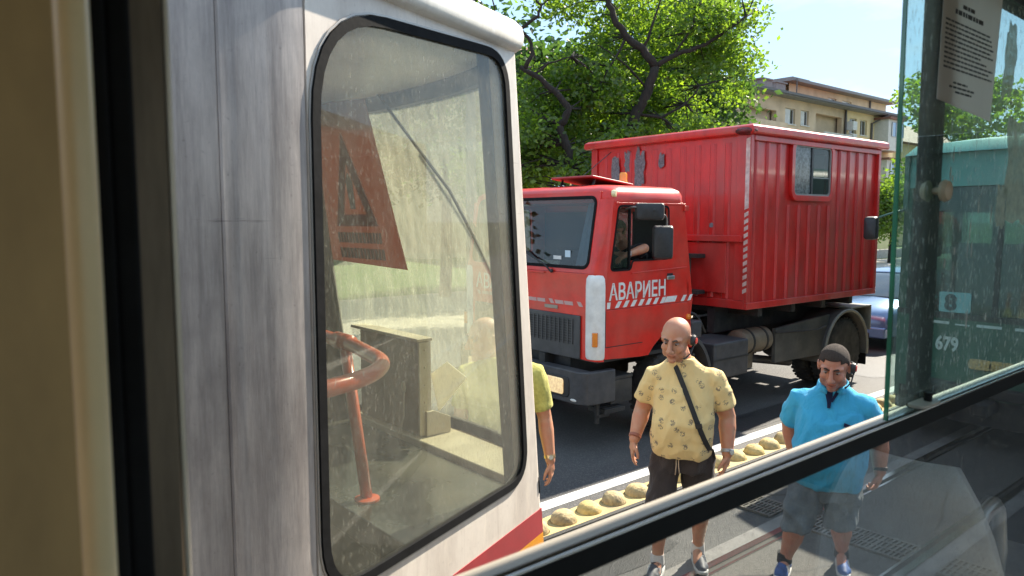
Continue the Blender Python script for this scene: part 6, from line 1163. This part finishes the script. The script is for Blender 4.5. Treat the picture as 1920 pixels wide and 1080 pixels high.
po_ = obj('polo_shirt', solid(c, .0095, 4, disp=lambda p: fold(p, 1.6 if p[2] < 1.19 else .7)), m_po, p2_)
cl = MB(); ra = []
for (dz, q) in ((.0, 1.0), (.028, 1.10), (.052, 1.14), (.040, 1.26), (.005, 1.36)):
    ra.append([(.10 + .080 * q * math.cos(a_), .02 + .078 * q * math.sin(a_) - (.012 if math.sin(a_) < -.5 else 0), 1.335 + dz + .03 * math.sin(a_)) for a_ in [R(-68) + R(316) * k / 22 for k in range(23)]])
cl.loft(ra, cap=False, closed=False); co_ = obj('polo_collar', cl, m_po, po_, smooth=True); sd = co_.modifiers.new('s', 'SOLIDIFY'); sd.thickness = .006
def belly2(x, z):
    rows = [(.84, .222, .188, -.045), (.94, .222, .186, -.045), (1.06, .214, .16, -.025), (1.16, .212, .14, -.005), (1.235, .205, .122, .015), (1.285, .17, .104, .025), (1.325, .105, .086, .03), (1.40, .08, .08, .03)]
    for a_, d_ in zip(rows, rows[1:]):
        if a_[0] <= z <= d_[0]: t = (z - a_[0]) / (d_[0] - a_[0]); rx, ry, cy = [a_[i] + (d_[i] - a_[i]) * t for i in (1, 2, 3)]; break
    u = max(-1, min(1, (x - .09) / rx)); return cy - ry * (1 - abs(u) ** 2.4) ** (1 / 2.4)
def patch(name, quad, mat, par, th=.004, off=.013, n=5):
    mb = MB(); rows = []
    for i in range(n + 1):
        t = i / n; a_ = V3((quad[0][0], quad[0][1])).lerp(V3((quad[3][0], quad[3][1])), t) if False else (quad[0][0] + (quad[3][0] - quad[0][0]) * t, quad[0][1] + (quad[3][1] - quad[0][1]) * t); e_ = (quad[1][0] + (quad[2][0] - quad[1][0]) * t, quad[1][1] + (quad[2][1] - quad[1][1]) * t); ya, ye = belly2(*a_) - off, belly2(*e_) - off
        rows.append([(a_[0], ya - th, a_[1]), (e_[0], ye - th, e_[1]), (e_[0], ye + .022, e_[1]), (a_[0], ya + .022, a_[1])])
    mb.loft(rows); return obj(name, mb, mat, par, smooth='auto')
patch('placket', [(.062, 1.325), (.100, 1.325), (.088, 1.225), (.068, 1.225)], m_na, po_); patch('collar_facing', [(.045, 1.345), (.072, 1.36), (.085, 1.275), (.068, 1.25)], m_na, po_, .006); patch('collar_facing', [(.125, 1.345), (.15, 1.34), (.10, 1.262), (.088, 1.268)], m_na, po_, .006)
patch('pocket_trim', [(.175, 1.118), (.178, 1.140), (.298, 1.098), (.296, 1.078)], m_na, po_, .005); patch('pocket_label', [(.235, 1.108), (.237, 1.122), (.29, 1.102), (.289, 1.088)], M('label_grey', (.35, .35, .36), .8), po_, .0065)
c = MB(); c.loft([ell((.09, .0, z_), rx, ry, 24, 2.5) for z_, rx, ry in ((.57, .19, .145), (.64, .20, .155), (.70, .20, .155), (.74, .19, .15))])
for A in lg2:
    A = [V3(q) for q in A]; kn_ = A[0].lerp(A[1], 1.14); c.loft([ell(A[0].lerp(kn_, t), rx, rx * 1.08, 20) for t, rx in ((-.08, .105), (.12, .122), (.5, .113), (.8, .104), (.96, .104), (1.0, .098))])
obj('denim_shorts', solid(c, .0095, 3, disp=lambda p: fold(p, 2.4)), cloth('faded_denim', (.12, .145, .17), .15, col2=(.17, .20, .225), vs=14), p2_)
wrist_band(p2_, V3(bR[2]) + V3((.004, .004, .02)), V3(bR[1]) - V3(bR[2]), .043, m_black, 'bracelet')
ms2 = (M('trainer_blue', (.02, .07, .26), .6, var=.3, vs=18, col2=(.04, .12, .38)), M('trainer_sole', (.66, .64, .62), .6), M('trainer_stripe', (.70, .67, .64), .5), M('trainer_lace', (.03, .09, .3), .8))
shoe(p2_, (-.17, -.115, 0), R(-8), ms2, .28, pitch=R(-7)); shoe(p2_, (.20, .145, 0), R(6), ms2, .28)
for (x_, y_) in ((-.17, -.115), (.20, .14)): obj('sock', MB().loft([ell((x_, y_, z_), r_, r_ * 1.08, 16) for z_, r_ in ((.09, .052), (.13, .049), (.155, .048))]), M('sock_black', (.02, .02, .022), .9), p2_, smooth='auto')

# ---- man in lime T-shirt behind the white tram
p0_ = thing('person', 'man in a lime T-shirt half hidden by the white tram, watch on his hanging arm', 'person', (3.15, 3.89, 0), CAMROT)
H0 = headxf((-.105, -.02, 1.700), R(-58), R(8)); H0s = H0 @ Matrix.Scale(1.17, 4)
b = MB(); add_head(b, H0s, 1.05); b.chain([(-.085, .03, 1.62), (-.06, .04, 1.53), (-.03, .04, 1.46)], [.070, .080, .095]); b.loft([ell((.0, .03, z), rx, ry) for z, rx, ry in ((.84, .15, .11), (1.1, .16, .12), (1.35, .18, .11), (1.45, .12, .08))])
dL = [(-.215, .04, 1.45), (-.27, .06, 1.15), (-.30, -.02, .92)]; dR = [(.235, .02, 1.455), (.315, .05, 1.13), (.352, -.02, .845)]
for A, dh, pn_, th_ in ((dL, (-.05, -.12, -1), (.9, .2, 0), (.1, -1, -.1)), (dR, (.06, -.14, -1), (-.9, .25, 0), (-.2, -1, -.1))):
    A = [V3(q) for q in A]; mid = A[0].lerp(A[1], .55); fm_ = A[1].lerp(A[2], .3); b.chain([A[0], mid, A[1], fm_, A[2]], [.050, .057, .050, .053, .035], 16); add_hand(b, A[2] + V3(dh).normalized() * .02, dh, pn_, th_, .19, .38)
lg0 = [[(-.105, .02, .86), (-.12, -.02, .48), (-.13, .06, .10)], [(.105, .02, .86), (.12, -.0, .48), (.12, .06, .10)]]
for A in lg0:
    A = [V3(q) for q in A]; b.chain([A[0], A[0].lerp(A[1], .6), A[1], A[1].lerp(A[2], .35), A[1].lerp(A[2], .75), A[2]], [.10, .078, .062, .061, .042, .040], 16); b.chain([A[2], A[2] + V3((0, -.10, -.06))], [.038, .03])
obj('body', solid(b, .0065, 3, tint=tinter(H0s, .3, scalp=1)), sk1, p0_); eyes(p0_, H0s); brows(p0_, H0s, (.10, .075, .06))
c = MB(); c.loft([ell((x_, y_, z_), rx, ry, 28, 2.4) for x_, y_, z_, rx, ry in ((.02, -.0, .76, .225, .16), (.01, -.01, .90, .225, .172), (0, -.03, 1.05, .220, .180), (0, -.015, 1.22, .21, .156), (0, .01, 1.34, .21, .135), (0, .02, 1.42, .215, .12), (-.005, .03, 1.46, .20, .106), (-.015, .03, 1.495, .165, .096), (-.03, .03, 1.53, .115, .086), (-.04, .03, 1.56, .088, .08))])
for s, A in ((-1, dL), (1, dR)):
    A = [V3(q) for q in A]; e = A[0].lerp(A[1], .80); c.tube([A[0] + V3((-s * .05, 0, .0)), A[0], A[0].lerp(A[1], .4), e], [.074, .079, .08, .078], 18); c.ball(A[0] + V3((-s * .022, 0, -.010)), .079, 16, 12)
obj('t_shirt', solid(c, .0105, 4, disp=lambda p: fold(p, 1.1)), cloth('lime_cotton', (.52, .48, .13), .12, vs=40), p0_)
c = MB(); c.loft([ell((0, .0, z_), rx, ry, 24, 2.5) for z_, rx, ry in ((.74, .19, .145), (.82, .196, .15), (.90, .196, .15))])
for A in lg0:
    A = [V3(q) for q in A]; c.loft([ell(A[0].lerp(A[1], t), rx, rx * 1.08, 20) for t, rx in ((-.08, .10), (.12, .112), (.5, .10), (.85, .092), (1.0, .092))])
obj('shorts', solid(c, .0105, 3, disp=lambda p: fold(p, 1.3)), cloth('navy_shorts', (.02, .025, .05), .1), p0_)
wrist_band(p0_, V3(dR[2]) + V3((-.004, .006, .025)), V3(dR[1]) - V3(dR[2]), .036, M('watch_gold', (.55, .40, .22), .3, .9), 'wristwatch', M('watch_case_gold', (.6, .48, .3), .3, .9), (.15, -1, .1))
shoe(p0_, (-.13, .06, 0), R(-10), (ms1[0], ms1[1])); shoe(p0_, (.12, .06, 0), R(10), (ms1[0], ms1[1]))

# ---- truck driver
ta = R(-1.3)
pd_ = thing('person', 'truck driver in a dark shirt resting a forearm on the open window sill', 'person', (5.62 + 1.0 * math.cos(ta) - .62 * math.sin(ta), 5.30 + 1.0 * math.sin(ta) + .62 * math.cos(ta), 1.42), R(-90) - R(1.3))
Hd = headxf((.17, -.235, .945), R(18), R(8)) @ Matrix.Scale(1.05, 4)
b = MB(); add_head(b, Hd); b.chain([(.15, -.15, .86), (.11, -.08, .74)], [.06, .075]); b.loft([ell((.09, .02 - .08 * t, .05 + .66 * t), .16, .11) for t in (0, .5, 1)])
eL = [(.27, -.08, .70), (.56, -.22, .765), (.525, -.46, .70)]; eR = [(-.10, -.06, .68), (-.16, -.28, .46), (-.04, -.50, .52)]
for A, dh, pn_, th_ in ((eL, (-.25, -1, -.40), (-.2, 0, -1), (-1, 0, 0)), (eR, (.2, -1, .1), (.4, 0, -1), (1, 0, 0))):
    A = [V3(q) for q in A]; b.chain([A[0], A[0].lerp(A[1], .5), A[1], A[1].lerp(A[2], .3), A[2]], [.058, .056, .052, .052, .034], 14); add_hand(b, A[2] + V3(dh).normalized() * .02, dh, pn_, th_, .18, .45)
for s in (-1, 1): b.chain([(.09 + s * .1, .0, .08), (.09 + s * .13, -.42, .14), (.09 + s * .13, -.52, -.25)], [.10, .075, .05])
obj('body', solid(b, .008, 3, tint=tinter(Hd)), sk1, pd_); eyes(pd_, Hd)
c = MB(); c.loft([ell((.09, .02 - .08 * t, .03 + .70 * t), rx, ry, 24, 2.4) for t, rx, ry in ((0, .19, .14), (.3, .20, .16), (.6, .205, .14), (.85, .20, .12), (.95, .15, .10), (1.05, .09, .08))])
for A in (eL, eR):
    A = [V3(q) for q in A]; c.tube([A[0], A[0].lerp(A[1], .35), A[0].lerp(A[1], .72)], [.08, .078, .072], 16); c.ball(A[0], .08, 14, 10)
obj('shirt', solid(c, .012, 3, disp=lambda p: fold(p, 1.2)), cloth('dark_shirt', (.016, .017, .022), .2), pd_)
c = MB()
for s in (-1, 1): c.chain([(.09 + s * .1, .0, .08), (.09 + s * .13, -.42, .14), (.09 + s * .13, -.52, -.25)], [.12, .09, .065])
obj('trousers', solid(c, .014, 3), m_st1, pd_)
h_ = MB(); h_.ball((0, .016, .03), (.086, .106, .10), 26, 18); keep = [fc for fc in h_.f if (lambda q: q.z > (.05 if q.y < -.02 else -.06))(sum((V3(h_.v[i]) for i in fc), V3()) / len(fc))]
hr_ = MB(); hr_.add(h_.v, keep); me = hr_.mesh(); me.transform(Hd); ho3 = obj('hair', me, M('light_brown_hair', (.20, .17, .09), .8, var=.4, vs=60, bump=.6, bs=120), pd_, smooth=True); sd = ho3.modifiers.new('s', 'SOLIDIFY'); sd.thickness = .012; sd.offset = -1
wrist_band(pd_, V3(eL[2]) + V3((0, .02, 0)), V3(eL[1]) - V3(eL[2]), .036, m_steel, 'wristwatch', m_white, (.5, 0, .8))
